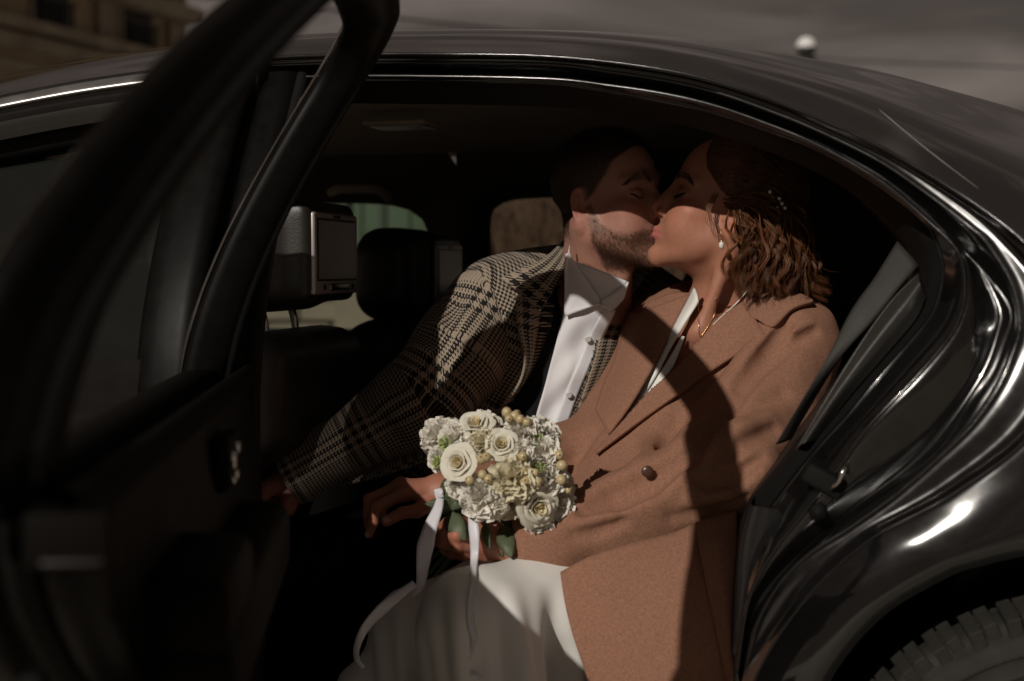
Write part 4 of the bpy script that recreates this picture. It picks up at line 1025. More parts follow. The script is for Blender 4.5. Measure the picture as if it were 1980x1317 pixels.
# left hand closed round the stems
wl_w = cpw(1012, 1064, 1.975)
wl_m = fin((930, 1022, 1.952, 0.0112), (926, 1040, 1.944, 0.0112), (930, 1057, 1.946, 0.0106), (940, 1071, 1.954, 0.0096))
wl_f = [fin((890, 1012, 1.934, 0.0092), (866, 1012, 1.946, 0.0080), (853, 1018, 1.962, 0.0066)),
        fin((884, 1036, 1.924, 0.0092), (861, 1032, 1.937, 0.0080), (849, 1034, 1.953, 0.0066)),
        fin((884, 1056, 1.928, 0.0088), (858, 1052, 1.938, 0.0077), (846, 1050, 1.955, 0.0064)),
        fin((896, 1073, 1.940, 0.0080), (874, 1071, 1.946, 0.0070), (861, 1067, 1.958, 0.0058))]
wl_t = fin((985, 1040, 1.985, 0.0135), (950, 1018, 2.000, 0.0108), (920, 1006, 2.005, 0.0090), (898, 1000, 2.0, 0.0078))
def add_hand(args, arm_to, ra, tgtV, tgtQ, tgtC, base, ctr, ext):
    f = lambda P: smin(hand_sdf(P, *args), cap(P, args[0], arm_to, args[1]*0.95, ra), 0.012)
    V, Q = nets(f, np.array(ctr)-ext, np.array(ctr)+ext, 0.0016); V = relax(V, Q, 1, 0.4)
    C = np.tile(base, (len(V), 1)); jt = [q for ff in args[3] for q, _ in ff]+[q for q, _ in args[2]]+[q for q, _ in args[4]]
    dd = np.min([np.linalg.norm(V-q, axis=1) for q in jt], axis=0)
    C *= (1+0.06*vnoise(V*120))[:, None]
    blend(C, np.exp(-((dd-0.008)/0.006)**2), base*np.array([1.0, 0.80, 0.76]), 0.5)
    tgtV.append(V); tgtQ.append(Q); tgtC.append(C)
SKH = SK_W*np.array([0.96, 0.93, 0.95])
add_hand((wr_w, 0.0235, wr_m, wr_f, wr_t), cpw(960, 935, 2.19), 0.028, wV, wQ, wC, SKH, cpw(790, 965, 2.13), 0.105)
add_hand((wl_w, 0.0235, wl_m, wl_f, wl_t), cpw(1120, 1040, 1.985), 0.030, wV, wQ, wC, SKH, cpw(945, 1042, 1.955), 0.105)
# the rest of the figure under the clothes
w_hip = cpw(1265, 1060, 2.20)
def w_hidden(P):
    d = smin(w_torso(P), cap(P, cpw(1300, 920, 2.235), w_hip, 0.115, 0.125), 0.05)
    d = smin(d, chain(P, [w_sl, cpw(1478, 800, 2.10), cpw(1405, 915, 2.04), wl_w], [0.045, 0.042, 0.036, 0.024]), 0.02)
    d = smin(d, chain(P, [w_sr, cpw(1150, 880, 2.30), wr_w], [0.045, 0.036, 0.024]), 0.02)
    d = smin(d, chain(P, [cpw(1270, 1112, 2.15), cpw(925, 1225, 1.88), cpw(1000, 1750, 1.83)], [0.085, 0.06, 0.045]), 0.03)
    d = smin(d, chain(P, [cpw(1190, 1060, 2.25), cpw(800, 1240, 2.04), cpw(760, 1750, 1.98)], [0.085, 0.06, 0.045]), 0.03)
    return d
V, Q = nets(w_hidden, (-0.35, -0.25, 0.12), (0.55, 0.65, 1.06), 0.012)
V = V-vnormals(V, Q)*0.004
wV.append(V); wQ.append(Q); wC.append(np.tile(SK_W, (len(V), 1)))
def joined(name, Vs, Qs, Cs, mat_, parent):
    o = 0; Q = []
    for v, q in zip(Vs, Qs): Q.append(q+o); o += len(v)
    return mesh(name, np.vstack(Vs), np.vstack(Q), mat_, parent, col=np.vstack(Cs))
joined('body', wV, wQ, wC, skin, woman)

def nail_on(parent, tip, prev, view, r, ln, material=nail):
    T = tip-prev; T /= np.linalg.norm(T); v = np.array(view, float); v -= T*(v@T); v /= np.linalg.norm(v); S = np.cross(T, v)
    V = []; n = 7
    for i in range(n):
        for j in range(n):
            a = (i/(n-1)-0.5)*1.9; b = j/(n-1)
            wd = math.sin(a)*r*(0.94 if 0.1 < b < 0.85 else 0.74)
            V.append(tip+S*wd+v*(math.cos(a)*r*0.62+r*0.46-abs(b-0.5)*0.0005)+T*((b-0.62)*ln))
    return sheet('nail', np.array(V).reshape(n, n, 3), material, parent, 0.0006)
nail_on(woman, wr_t[3][0], wr_t[2][0], -FWD+0.5*UPV, 0.0075, 0.013)
nail_on(woman, wr_f[0][2][0], wr_f[0][1][0], -RGT*0.8-FWD, 0.0060, 0.011)
for f in wl_f[1:]: nail_on(woman, f[2][0], f[1][0], -FWD*0.5-RGT*0.3+0.4*UPV, 0.0062, 0.011)

# ---------------------------------------------------------------- woman: brows, lashes
def on_skin(f, L, H):
    P = H.wor(L)
    for _ in range(6): P = P-grad(f, P, 0.0005)*f(P)[:, None]
    return P
def brow_hairs(H, f, pts, n, col, ln, parent, dens_w=0.22, name='eyebrow', dirx=None):
    A = crv(pts, n)+np.c_[np.zeros(n), np.zeros(n), rng.normal(0, dens_w, n)*np.sin(np.linspace(0.5, 3.0, n))]
    P = on_skin(f, A, H); N = grad(f, P)
    T = np.gradient(crv(pts, n), axis=0)@H.M.T; T /= np.linalg.norm(T, axis=1, keepdims=True)
    up = np.tile(H.M[:, 2], (n, 1)); D = T+0.55*up*np.linspace(0.6, -0.5, n)[:, None]; D /= np.linalg.norm(D, axis=1, keepdims=True)
    return cone_strands(name, P, N, D, ln, 0.00028, col, hair_m, parent, bend=0.8, jit=0.12)
for sx in (-1, 1):
    brow_hairs(HW, w_body, [(sx*1.3, 8.3, 1.75), (sx*2.6, 8.0, 2.25), (sx*3.9, 7.0, 2.45), (sx*5.0, 5.8, 1.85)], 420, (0.012, 0.006, 0.004), 0.0065, woman, 0.20)
    brow_hairs(HM, lambda P: HM.sdf(P), [(sx*1.1, 8.5, 1.75), (sx*2.4, 8.3, 2.25), (sx*3.9, 7.3, 2.45), (sx*5.2, 5.8, 1.75)], 300, (0.020, 0.011, 0.007), 0.0075, man, 0.26)
def lashes(H, f, parent, n, ln, sx, col):
    A = crv([(sx*1.75, 7.2, -0.36), (sx*2.6, 7.36, -0.66), (sx*3.5, 7.33, -0.70), (sx*4.3, 7.05, -0.50), (sx*4.95, 6.6, -0.22)], n)
    P = on_skin(f, A, H); N = grad(f, P); D = np.tile(-0.75*H.M[:, 2]+0.35*H.M[:, 1], (n, 1))+np.outer(np.linspace(-0.3, 0.9, n), sx*H.M[:, 0])
    D /= np.linalg.norm(D, axis=1, keepdims=True)
    return cone_strands('eyelash', P, N, D, ln*np.linspace(0.7, 1.25, n), 0.00034, col, hair_m, parent, bend=0.55, jit=0.07)
lashes(HW, w_body, woman, 130, 0.0095, -1, (0.004, 0.003, 0.003)); lashes(HW, w_body, woman, 110, 0.0095, 1, (0.004, 0.003, 0.003))
lashes(HM, HM.sdf, man, 70, 0.006, 1, (0.012, 0.007, 0.005))
lin = on_skin(w_body, crv([(-1.75, 7.2, -0.30), (-2.6, 7.4, -0.58), (-3.5, 7.36, -0.62), (-4.3, 7.08, -0.42), (-5.1, 6.4, -0.05)], 30), HW)
tube('eyeliner', lin, np.linspace(0.0005, 0.0010, 30), lashm, woman, 5)

# ---------------------------------------------------------------- woman: hair
def w_shell(P):
    L = HW.loc(P); y, z = L[:, 1], L[:, 2]; q = L.copy(); q[:, 0] = np.abs(q[:, 0])
    d = ell(q, (0, -1.7, 4.0), (7.7, 10.1, 8.3))
    d = smin(d, ell(q, (0, -8.2, -2.0), (6.4, 5.6, 6.4)), 3.0)
    d = smin(d, ell(q, (0, -11.0, -5.0), (6.0, 4.6, 4.8)), 2.5)
    yh = np.interp(z, [-9, -6, -3.2, -1.2, 0.9, 2, 4.5, 7.0, 8.5], [-5.5, -4.8, -4.2, -4.0, -2.6, 1.6, 4.6, 5.6, 5.2])
    d = -smin(-d, -(y-yh)*0.8, 0.9)
    d = d+0.13*np.sin(y*3.1+z*1.4+2*np.sin(z*0.7))*np.clip((2-y)/4, 0, 1)
    return d*HW.k
V, Q = nets(w_shell, HW.O-np.array([0.25, 0.16, 0.22]), HW.O+np.array([0.25, 0.2, 0.16]), 0.004)
V = relax(V, Q, 1, 0.5)
HC = np.array([0.112, 0.044, 0.018])
mesh('hair_crown', V, Q, hair_w, woman, col=np.tile(HC*0.55, (len(V), 1))*(1+0.3*vnoise(V*np.array([300, 300, 60])))[:, None])
# swept-back strands over the crown
ns = 1500; k = 14
th0 = rng.uniform(-1.35, 1.35, ns)
st = np.stack([7.2*np.sin(th0), np.interp(np.abs(th0), [0, 0.8, 1.35], [5.6, 4.8, 2.0]), np.interp(np.abs(th0), [0, 0.8, 1.35], [8.2, 5.2, 0.6])], 1)
en = np.stack([5.2*np.sin(th0*0.8)+rng.normal(0, 1.0, ns), -9.8+rng.normal(0, 1.5, ns), -0.5+3.5*np.cos(th0)+rng.normal(0, 1.5, ns)], 1)
tt = np.linspace(0, 1, k)[None, :, None]
mid = (st+en)/2; mid = mid*np.array([1.25, 1.0, 1.0])+np.array([0, -0.5, 4.0])*np.cos(th0)[:, None]
Pth = (1-tt)**2*st[:, None]+2*tt*(1-tt)*mid[:, None]+tt**2*en[:, None]
Pw = HW.wor(Pth.reshape(-1, 3))
for _ in range(3): Pw = Pw-grad(w_shell, Pw)*(w_shell(Pw)-0.0008)[:, None]
Pw = Pw.reshape(ns, k, 3)
V1, F1, C1 = strands_mesh(Pw, 0.0005, HC*(1+rng.normal(0, 0.25, (ns, 1))).clip(0.4, 1.8))
# wavy locks gathered behind the ear and falling to the coat collar (traced guides: pixels and distance)
guides = [
 [(1398, 386, 2.100), (1440, 392, 2.088), (1478, 428, 2.086), (1490, 476, 2.09), (1478, 530, 2.095), (1470, 562, 2.10)],
 [(1405, 378, 2.100), (1452, 380, 2.086), (1498, 408, 2.086), (1516, 452, 2.09), (1518, 510, 2.10), (1502, 566, 2.11)],
 [(1415, 372, 2.102), (1468, 372, 2.090), (1514, 398, 2.092), (1540, 444, 2.10), (1548, 506, 2.11), (1536, 572, 2.12)],
 [(1430, 366, 2.105), (1480, 366, 2.098), (1526, 394, 2.102), (1556, 440, 2.115), (1572, 500, 2.13), (1578, 566, 2.14)],
 [(1400, 392, 2.102), (1428, 404, 2.084), (1452, 436, 2.080), (1462, 474, 2.084), (1450, 520, 2.09), (1442, 556, 2.094)],
 [(1402, 398, 2.104), (1424, 414, 2.086), (1440, 446, 2.082), (1444, 480, 2.086), (1430, 508, 2.094), (1424, 534, 2.10)],
 [(1440, 372, 2.100), (1492, 384, 2.090), (1530, 424, 2.096), (1548, 474, 2.105), (1566, 530, 2.115), (1594, 556, 2.13)],
 [(1420, 384, 2.094), (1466, 398, 2.080), (1500, 440, 2.082), (1508, 490, 2.088), (1496, 540, 2.10), (1514, 580, 2.11)],
 [(1450, 380, 2.110), (1500, 400, 2.13), (1540, 440, 2.16), (1560, 490, 2.19), (1570, 540, 2.2), (1560, 570, 2.2)],
 [(1430, 392, 2.12), (1470, 420, 2.14), (1490, 470, 2.16), (1496, 520, 2.17), (1480, 560, 2.17), (1476, 590, 2.17)],
]
paths = []; cols = []; k = 46
for g in guides:
    G = crv([(a_, b_, c_+0.040) for a_, b_, c_ in g], k)
    for lk in range(8):
        per = rng.uniform(1.9, 2.9); ph = rng.uniform(0, 6.28); amp = rng.uniform(6, 10.5)
        ox, oy, od = rng.normal(0, 9), rng.normal(0, 9), rng.normal(0, 0.010)
        cl = HC*rng.uniform(0.7, 2.3)*np.array([1, rng.uniform(0.88, 1.1), rng.uniform(0.8, 1.15)])
        nst = 32; u = np.linspace(0, 1, k); env = np.clip(u*3, 0.1, 1)
        for s_ in range(nst):
            jx, jy, jd = rng.normal(0, 1.6, 3); fz = rng.normal(0, 1)
            spread = 0.6+0.9*u**2
            X = G[:, 0]+(ox+jx*spread)*env+amp*env*np.sin(per*6.28*u+ph+jx*0.05)+fz*1.5*u**3
            Y = G[:, 1]+(oy+jy*spread)*env+0.7*amp*env*np.cos(per*6.28*u+ph+jy*0.05)+rng.normal(0, 2)*u**3
            D = G[:, 2]+(od+jd*0.0016)*env+0.0065*env*np.cos(per*6.28*u+ph*1.3)
            D = D+0.02*max(0, -od*20)
            rr = CAM+D[:, None]*(FWD+((X-PW/2)/FPX)[:, None]*RGT-((Y-PH/2)/FPX)[:, None]*UPV)
            paths.append(rr); cols.append(cl*(1+rng.normal(0, 0.15)))
# stray fine hairs
for s_ in range(90):
    g = guides[rng.integers(0, len(guides))]; G = crv([(a_, b_, c_+0.040) for a_, b_, c_ in g], k); u = np.linspace(0, 1, k)
    per = rng.uniform(1.2, 2.6); ph = rng.uniform(0, 6.28); amp = rng.uniform(4, 12)
    X = G[:, 0]+rng.normal(0, 16)*u+amp*u*np.sin(per*6.28*u+ph); Y = G[:, 1]+rng.normal(0, 16)*u+amp*u*np.cos(per*6.28*u+ph)
    D = G[:, 2]+rng.normal(-0.004, 0.012)*u
    paths.append(CAM+D[:, None]*(FWD+((X-PW/2)/FPX)[:, None]*RGT-((Y-PH/2)/FPX)[:, None]*UPV)); cols.append(HC*1.6)
# wisps in front of the ear
for s_ in range(16):
    a = rng.normal(0, 1, 4); G = crv([(1386+a[0]*4, 376+a[1]*3, 2.098), (1372+a[0]*4, 402, 2.088), (1373+a[2]*5, 430, 2.086), (1384+a[3]*6, 452+a[1]*9, 2.088)], k)+np.array([0, 0, 0.040])
    paths.append(CAM+G[:, 2:3]*(FWD+((G[:, 0]-PW/2)/FPX)[:, None]*RGT-((G[:, 1]-PH/2)/FPX)[:, None]*UPV)); cols.append(HC*1.5)
V2, F2, C2 = strands_mesh(np.array(paths), 0.00036, np.array(cols))
mesh('hair', np.vstack([V1, V2]), np.vstack([F1, F2+len(V1)]) , hair_w, woman, col=np.vstack([C1, C2]))
# pearl sprig in the hair and the earring
for i, (a, b) in enumerate([(1489, 371), (1507, 384), (1512, 394), (1503, 402), (1518, 402)]):
    c = cpw(a, b, 2.078); V, Q = nets(lambda P: sph(P, c, 0.0030), c-0.006, c+0.006, 0.0012); mesh('hair_pearl', V, Q, pearlm, woman)
tube('hair_wire', cpsw([(1489, 371, 2.082), (1500, 392, 2.080), (1507, 384, 2.080), (1510, 400, 2.081), (1518, 402, 2.081)]), 0.0005, gold, woman, 5)
ec = cpw(1395, 474, 2.088)
ear_e = empty('earring'); ear_e.parent = woman
V, Q = nets(lambda P: ell(P, ec, (0.0042, 0.0042, 0.0060)), ec-0.009, ec+0.009, 0.0011); mesh('pearl', V, Q, pearlm, ear_e)
tube('hook', cpsw([(1395, 466, 2.088), (1395, 455, 2.090), (1393, 446, 2.088), (1390, 443, 2.093), (1390, 450, 2.1)]), 0.00045, gold, ear_e, 6)
V, Q = nets(lambda P: cap(P, ec+np.array([0, 0, 0.0062]), ec+np.array([0, 0, 0.0085]), 0.0024, 0.0012), ec-0.012, ec+0.014, 0.0008); mesh('bead_cap', V, Q, gold, ear_e)

# ---------------------------------------------------------------- woman: coat
cw_arm = [cpw(1528, 668, 2.165), cpw(1478, 800, 2.10), cpw(1405, 915, 1.995), cpw(1060, 1055, 1.972), cpw(985, 1072, 1.972)]
cw_armr = [cpw(1285, 655, 2.36), cpw(1165, 860, 2.29), cpw(940, 925, 2.17), cpw(858, 935, 2.135)]
def coat_w0(P):
    d = cap(P, cpw(1382, 715, 2.268), cpw(1300, 930, 2.245), 0.147, 0.145)
    d = smin(d, cap(P, cpw(1290, 645, 2.36), cpw(1530, 670, 2.18), 0.066, 0.070), 0.07)
    d = smin(d, cap(P, cpw(1300, 930, 2.235), cpw(1270, 1060, 2.19), 0.145, 0.165), 0.05)
    d = smin(d, chain(P, cw_arm, [0.080, 0.077, 0.072, 0.053, 0.050], 0.02), 0.014)
    d = smin(d, chain(P, cw_armr, [0.066, 0.060, 0.047, 0.043], 0.02), 0.03)
    d = smin(d, cap(P, cpw(1300, 1050, 2.12), cpw(1240, 1180, 2.02), 0.13, 0.11), 0.05)
    return d
def crease_pts(f, px, off=0.0):
    t = march(f, px, off); return [cp(a, b, c) for (a, b), c in zip(px, t)]
cr_w = [(crease_pts(coat_w0, [(1524, 626), (1488, 680), (1436, 748), (1385, 812), (1340, 872), (1318, 885)]), 0.015, 0.012),
        (crease_pts(coat_w0, [(1577, 640), (1520, 672), (1470, 708), (1425, 745)]), 0.012, 0.012),
        (crease_pts(coat_w0, [(1500, 830), (1440, 855), (1390, 900)]), 0.011, 0.016),
        (crease_pts(coat_w0, [(1515, 760), (1465, 780), (1420, 800)]), 0.006, 0.02),
        (crease_pts(coat_w0, [(1475, 885), (1420, 925), (1365, 940)]), 0.012, 0.014),
        (crease_pts(coat_w0, [(1440, 965), (1380, 985), (1300, 1000)]), 0.006, 0.016),
        (crease_pts(coat_w0, [(1330, 880), (1255, 930), (1190, 955), (1130, 985)]), 0.024, 0.014),
        (crease_pts(coat_w0, [(1205, 1010), (1150, 1030), (1110, 1035)]), 0.005, 0.014),
        (crease_pts(coat_w0, [(1196, 800), (1150, 830), (1115, 885)]), 0.008, 0.02)]
rg_w = [(crease_pts(coat_w0, [(1500, 634), (1462, 686), (1410, 752), (1360, 812), (1318, 866)], -0.010), 0.020, 0.022),
        (crease_pts(coat_w0, [(1560, 634), (1505, 664), (1455, 700), (1415, 735)], -0.009), 0.017, 0.022),
        (crease_pts(coat_w0, [(1480, 812), (1425, 838), (1375, 880)], -0.009), 0.016, 0.02),
        (crease_pts(coat_w0, [(1460, 905), (1405, 950), (1340, 962)], -0.009), 0.017, 0.02),
        (crease_pts(coat_w0, [(1320, 912), (1250, 962), (1180, 985), (1120, 1010)], -0.008), 0.018, 0.022),
        (crease_pts(coat_w0, [(1290, 800), (1262, 850), (1240, 900)], -0.008), 0.014, 0.02)]
_ax = cw_arm[4]-cw_arm[3]; _ax /= np.linalg.norm(_ax); _ce = cpw(1004, 1068, 1.972)
_axr = cw_armr[3]-cw_armr[2]; _axr /= np.linalg.norm(_axr); _cr = cpw(862, 935, 2.137)
def coat_w(P):
    d = coat_w0(P)
    for pts, r, k in rg_w: d = smin(d, chain(P, pts, [r*0.6]+[r]*(len(pts)-2)+[r*0.5]), k)
    for pts, r, k in cr_w: d = ssub(d, chain(P, pts, [r*0.5]+[r]*(len(pts)-2)+[r*0.4]), k)
    near = np.linalg.norm(P-_ce, axis=1) < 0.16; d = np.where(near, np.maximum(d, (P-_ce)@_ax), d)
    near = np.linalg.norm(P-_cr, axis=1) < 0.13; d = np.where(near, np.maximum(d, (P-_cr)@_axr), d)
    d = np.maximum(d, -cap(P, _ce-_ax*0.07, _ce+_ax*0.1, 0.037, 0.043)); d = np.maximum(d, -cap(P, _cr-_axr*0.05, _cr+_axr*0.1, 0.033, 0.038))
    d = ssub(d, cap(P, w_nb+UPV*0.02, w_nb+UPV*0.2, 0.060, 0.085), 0.02)
    return d
V, Q = nets(coat_w, (-0.30, -0.20, 0.40), (0.60, 0.72, 1.04), 0.0042)
V = relax(V, Q, 2, 0.5); N = vnormals(V, Q); V = cloth_noise(V, N, 0.0022, 22, 5); 
vpoly = [(1345, 545), (1336, 568), (1295, 645), (1253, 725), (1217, 785), (1176, 845), (1202, 818), (1253, 761), (1315, 705), (1382, 627), (1440, 580), (1455, 545)]
Q = cut(V, Q, vpoly)
mesh('coat', V, Q, camel, woman)
# lapels and collar
drape('lapel', [(1437, 581), (1382, 625), (1315, 703), (1253, 759), (1202, 816), (1150, 872)],
      [(1478, 644), (1442, 670), (1408, 694), (1331, 748), (1253, 801), (1150, 874)], coat_w0, camel, woman, 40, 12, 0.006, 0.006, lift=lambda a, b: 0.007*b+0.003)
drape('lapel', [(1336, 566), (1295, 645), (1253, 725), (1217, 785), (1176, 841)],
      [(1230, 607), (1208, 619), (1184, 699), (1168, 735), (1150, 792)], coat_w0, camel, woman, 36, 12, 0.006, 0.006, lift=lambda a, b: 0.006*b+0.002)
drape('collar', [(1437, 582), (1455, 560), (1500, 552), (1566, 574)],
      [(1455, 612), (1493, 630), (1532, 596), (1572, 580)], coat_w0, camel, woman, 30, 10, 0.008, 0.007, lift=lambda a, b: 0.008*b)
drape('collar', [(1336, 566), (1300, 566), (1262, 580)], [(1338, 580), (1285, 600), (1232, 606)], coat_w0, camel, woman, 20, 8, 0.006, 0.006)
# dress bodice seen in the neckline
drape('dress_strap', [(1341, 556), (1295, 645), (1253, 726), (1217, 785), (1183, 838)], [(1352, 584), (1322, 632), (1297, 674), (1262, 740), (1200, 824)],
      w_body, satin, woman, 40, 9, 0.017, 0.004, bulge=0.005)
drape('dress_strap', [(1318, 650), (1300, 682), (1275, 722), (1240, 768)], [(1323, 651), (1302, 707), (1280, 735), (1246, 775)], w_body, satin, woman, 24, 7, 0.013, 0.003)
drape('dress_strap', [(1446, 560), (1424, 585), (1398, 608), (1378, 628)], [(1447.5, 561.5), (1425.5, 586.5), (1399.5, 609.5), (1379.2, 629.2)], w_body, satin, woman, 20, 3, 0.003, 0.0015)
nk = [(1350, 575), (1351, 620), (1352, 648), (1356, 650), (1368, 632), (1382, 605), (1384, 575)]
tt_ = march(w_body, nk, 0.002); tube('necklace', crv([cp(a, b, c) for (a, b), c in zip(nk, tt_)], 40), 0.00042, gold, woman, 5)
# buttonhole, button
bt = march(coat_w0, [(1170, 908)], 0.001)[0]; 
drape('buttonhole', [(1158, 905), (1172, 908), (1187, 911)], [(1158, 908), (1172, 911), (1187, 914)], coat_w0, camel_in, woman, 12, 3, 0.0018, 0.0015)
bt = march(coat_w0, [(1252, 912)], 0.0)[0]; bc = cp(1252, 912, bt)
V, Q = nets(lambda P: ell((P-bc)@np.stack([RGT, FWD, UPV], 1), (0, 0, 0), (0.0085, 0.003, 0.0085)), bc-0.016, bc+0.016, 0.0016); mesh('button', V, Q, wbutton, woman)
# cuff hem
cc = [_ce+0.0475*(math.cos(t)*UPV+math.sin(t)*np.cross(_ax, UPV)) for t in np.linspace(0, 6.283, 40)]
tube('cuff_hem', np.array(cc)-_ax*0.001, 0.0032, camel, woman, 6)
# coat front hanging over the lap
top = crv(cpsw([(1083, 1106, 1.895), (1140, 1076, 1.890), (1215, 1052, 1.892), (1300, 1030, 1.905), (1370, 1000, 1.925), (1425, 985, 1.95)]), 44)
r1 = crv(cpsw([(1092, 1165, 1.868), (1160, 1150, 1.860), (1230, 1140, 1.858), (1300, 1120, 1.858), (1370, 1100, 1.862), (1426, 1090, 1.872)]), 44)
r2 = crv(cpsw([(1108, 1230, 1.848), (1180, 1220, 1.838), (1250, 1215, 1.832), (1310, 1205, 1.830), (1375, 1200, 1.826), (1424, 1195, 1.832)]), 44)
r3 = crv(cpsw([(1138, 1320, 1.835), (1205, 1318, 1.824), (1265, 1316, 1.816), (1320, 1315, 1.812), (1375, 1315, 1.806), (1420, 1315, 1.806)]), 44)
r4 = crv(cpsw([(1190, 1500, 1.83), (1245, 1500, 1.818), (1295, 1500, 1.808), (1335, 1500, 1.802), (1375, 1500, 1.796), (1414, 1500, 1.792)]), 44)
loft('coat_skirt', [top, r1, r2, r3, r4], camel, woman, sub=8, thick=0.006)
s1 = crv(cpsw([(1345, 1010, 1.905), (1352, 1060, 1.868), (1372, 1160, 1.832), (1400, 1300, 1.800), (1422, 1450, 1.788)]), 30)
s2 = crv(cpsw([(1424, 985, 1.935), (1428, 1060, 1.872), (1430, 1160, 1.838), (1424, 1300, 1.802), (1418, 1450, 1.788)]), 30)
s15 = (s1+s2)/2-FWD*0.012
loft('coat_fold', [s1, s15, s2], camel, woman, sub=6, thick=0.006)

# ---------------------------------------------------------------- woman: dress
dl = [cpw(1270, 1112, 2.14), cpw(925, 1222, 1.875), cpw(985, 1600, 1.82)]; dr = [cpw(1190, 1060, 2.25), cpw(812, 1245, 2.03), cpw(745, 1560, 1.97)]
def dress(P):
    d = chain(P, dl, [0.098, 0.078, 0.13], 0.03)
    d = smin(d, chain(P, dr, [0.09, 0.075, 0.12], 0.03), 0.07)
    d = smin(d, cap(P, cp(1095, 1265, 2.0), cp(1140, 1620, 1.97), 0.08, 0.12), 0.05)
    return d
V, Q = nets(dress, (-0.42, -0.30, 0.26), (0.42, 0.55, 0.86), 0.005)
V = relax(V, Q, 3, 0.5); N = vnormals(V, Q)
pp = to_px(V)
a = (pp[:, 0]-870-0.10*(pp[:, 1]-1100)); fall = np.clip((pp[:, 1]-1120)/160, 0, 1)
V = V+N*(fall*(0.011*np.sin(a*0.052+1.3*np.sin(pp[:, 1]*0.006))+0.005*np.sin(a*0.115+1)))[:, None]
V = cloth_noise(V, vnormals(V, Q), 0.0028, 11, 9)
mesh('dress', V, Q, satin, woman)

# ---------------------------------------------------------------- man: body
m_nb = cpm(1152, 590, 2.44)
m_jacket_pts = (cpm(1075, 680, 2.53), cpm(950, 920, 2.53))
def m_jacket(P):
    d = cap(P, *m_jacket_pts, 0.130, 0.135)
    d = smin(d, cap(P, cpm(960, 610, 2.46), cpm(1280, 625, 2.60), 0.055, 0.055), 0.09)
    return d
def m_neck(P):
    d = cap(P, HM.pt(0, -2.6, -5.0), m_nb, 0.056, 0.060)
    d = smin(d, cap(P, HM.pt(5.6, -2.6, -4.8), cpm(1172, 590, 2.375), 0.012, 0.012), 0.028)
    d = smin(d, sph(P, HM.pt(0.0, 1.0, -13.2), 0.014), 0.03)
    return d
def m_body(P):
    d = smin(HM.sdf(P), m_neck(P), 0.022)
    return smin(d, m_jacket(P)+0.02, 0.05)
V, Q = nets(m_body, cpm(1180, 450, 2.42)-np.array([0.18, 0.18, 0.22]), cpm(1180, 450, 2.42)+np.array([0.18, 0.18, 0.19]), 0.0024)
V = relax(V, Q, 1, 0.4); C, L = skin_colour(HM, V, SK_M)
x_, y_, z_ = np.abs(L[:, 0]), L[:, 1], L[:, 2]
def beard_mask(L):
    x, y, z = np.abs(L[:, 0]), L[:, 1], L[:, 2]
    top = np.interp(y, [-1.2, 0.2, 1.6, 4.0, 6.0, 7.5, 9], [0.6, -1.5, -4.3, -6.0, -6.4, -5.9, -5.2])     # upper border
    m = np.clip((top-z)*1.3, 0, 1)*np.clip((y+0.6)*1.6, 0, 1)*np.clip((z+13.2)/2.2, 0, 1)
    lipm = np.exp(-((x/2.3)**4+((z+7.1)/0.75)**4))*(y > 6.5); m = m*(1-lipm)
    m = m*(1-0.75*np.exp(-(((x-1.2)/1.2)**2+((z+8.6)/0.45)**2))*(y > 7))
    return m
def hair_mask(L):
    x, y, z = np.abs(L[:, 0]), L[:, 1], L[:, 2]
    yh = np.interp(z, [-5, -3, -1.5, 0.5, 2.2, 3.5, 5.5, 7.0, 8.4, 9.5], [-4.4, -3.8, -1.6, 1.0, 2.6, 3.6, 4.6, 6.2, 7.0, 7.2])
    return np.clip((yh-y)*1.4, 0, 1)*np.clip((z+6.5)/2.5, 0, 1)
earm = np.exp(-(((x_-7.8)/1.0)**2+((y_+1.9)/2.3)**2+((z_+1.2)/3.1)**2)**2)
bm_ = beard_mask(L); hm_ = hair_mask(L)*(1-np.clip(earm*1.6, 0, 1))
blend(C, bm_, (0.19, 0.090, 0.058), 0.62); blend(C, hm_, (0.030, 0.018, 0.012), 0.92)
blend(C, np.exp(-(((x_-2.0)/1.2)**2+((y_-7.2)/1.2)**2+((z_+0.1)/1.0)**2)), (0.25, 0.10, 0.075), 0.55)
mV, mQ, mC = [V], [Q], [C]
N = vnormals(V, Q)
def pick(mask, n, gamma=1.0):
    p = np.clip(mask, 0, 1)**gamma; p = p/p.sum(); return rng.choice(len(p), n, p=p)
Rm, Fm, Um = HM.M[:, 0], HM.M[:, 1], HM.M[:, 2]
i = pick(bm_*(L[:, 0] > -6), 7500, 1.3); Pb = V[i]+rng.normal(0, 0.0009, (len(i), 3)); Db = np.tile(-Um*0.9, (len(i), 1))+0.35*Fm-0.1*Rm
Db /= np.linalg.norm(Db, axis=1, keepdims=True)
cone_strands('beard', Pb, N[i], Db, rng.uniform(0.003, 0.0085, len(i)), 0.00016, np.array([0.075, 0.035, 0.018]), hair_m, man, bend=0.5, jit=0.28)
topm = np.clip((L[:, 2]-5.0)/3.0, 0, 1)*hm_
i = pick(hm_, 9000); ln = 0.0025+0.017*topm[i]*rng.uniform(0.6, 1.0, len(i))
Dh = np.tile(-Fm*0.2+Um*0.25, (len(i), 1))+Fm*(0.9*topm[i])[:, None]; Dh /= np.linalg.norm(Dh, axis=1, keepdims=True)
cone_strands('short_hair', V[i]+rng.normal(0, 0.0009, (len(i), 3)), N[i], Dh, ln, 0.00030, np.array([0.016, 0.009, 0.006]), hair_m, man, bend=0.45, jit=0.30)
def finm(*l): return fin(*[(a+16, b, c, r) for a, b, c, r in l])
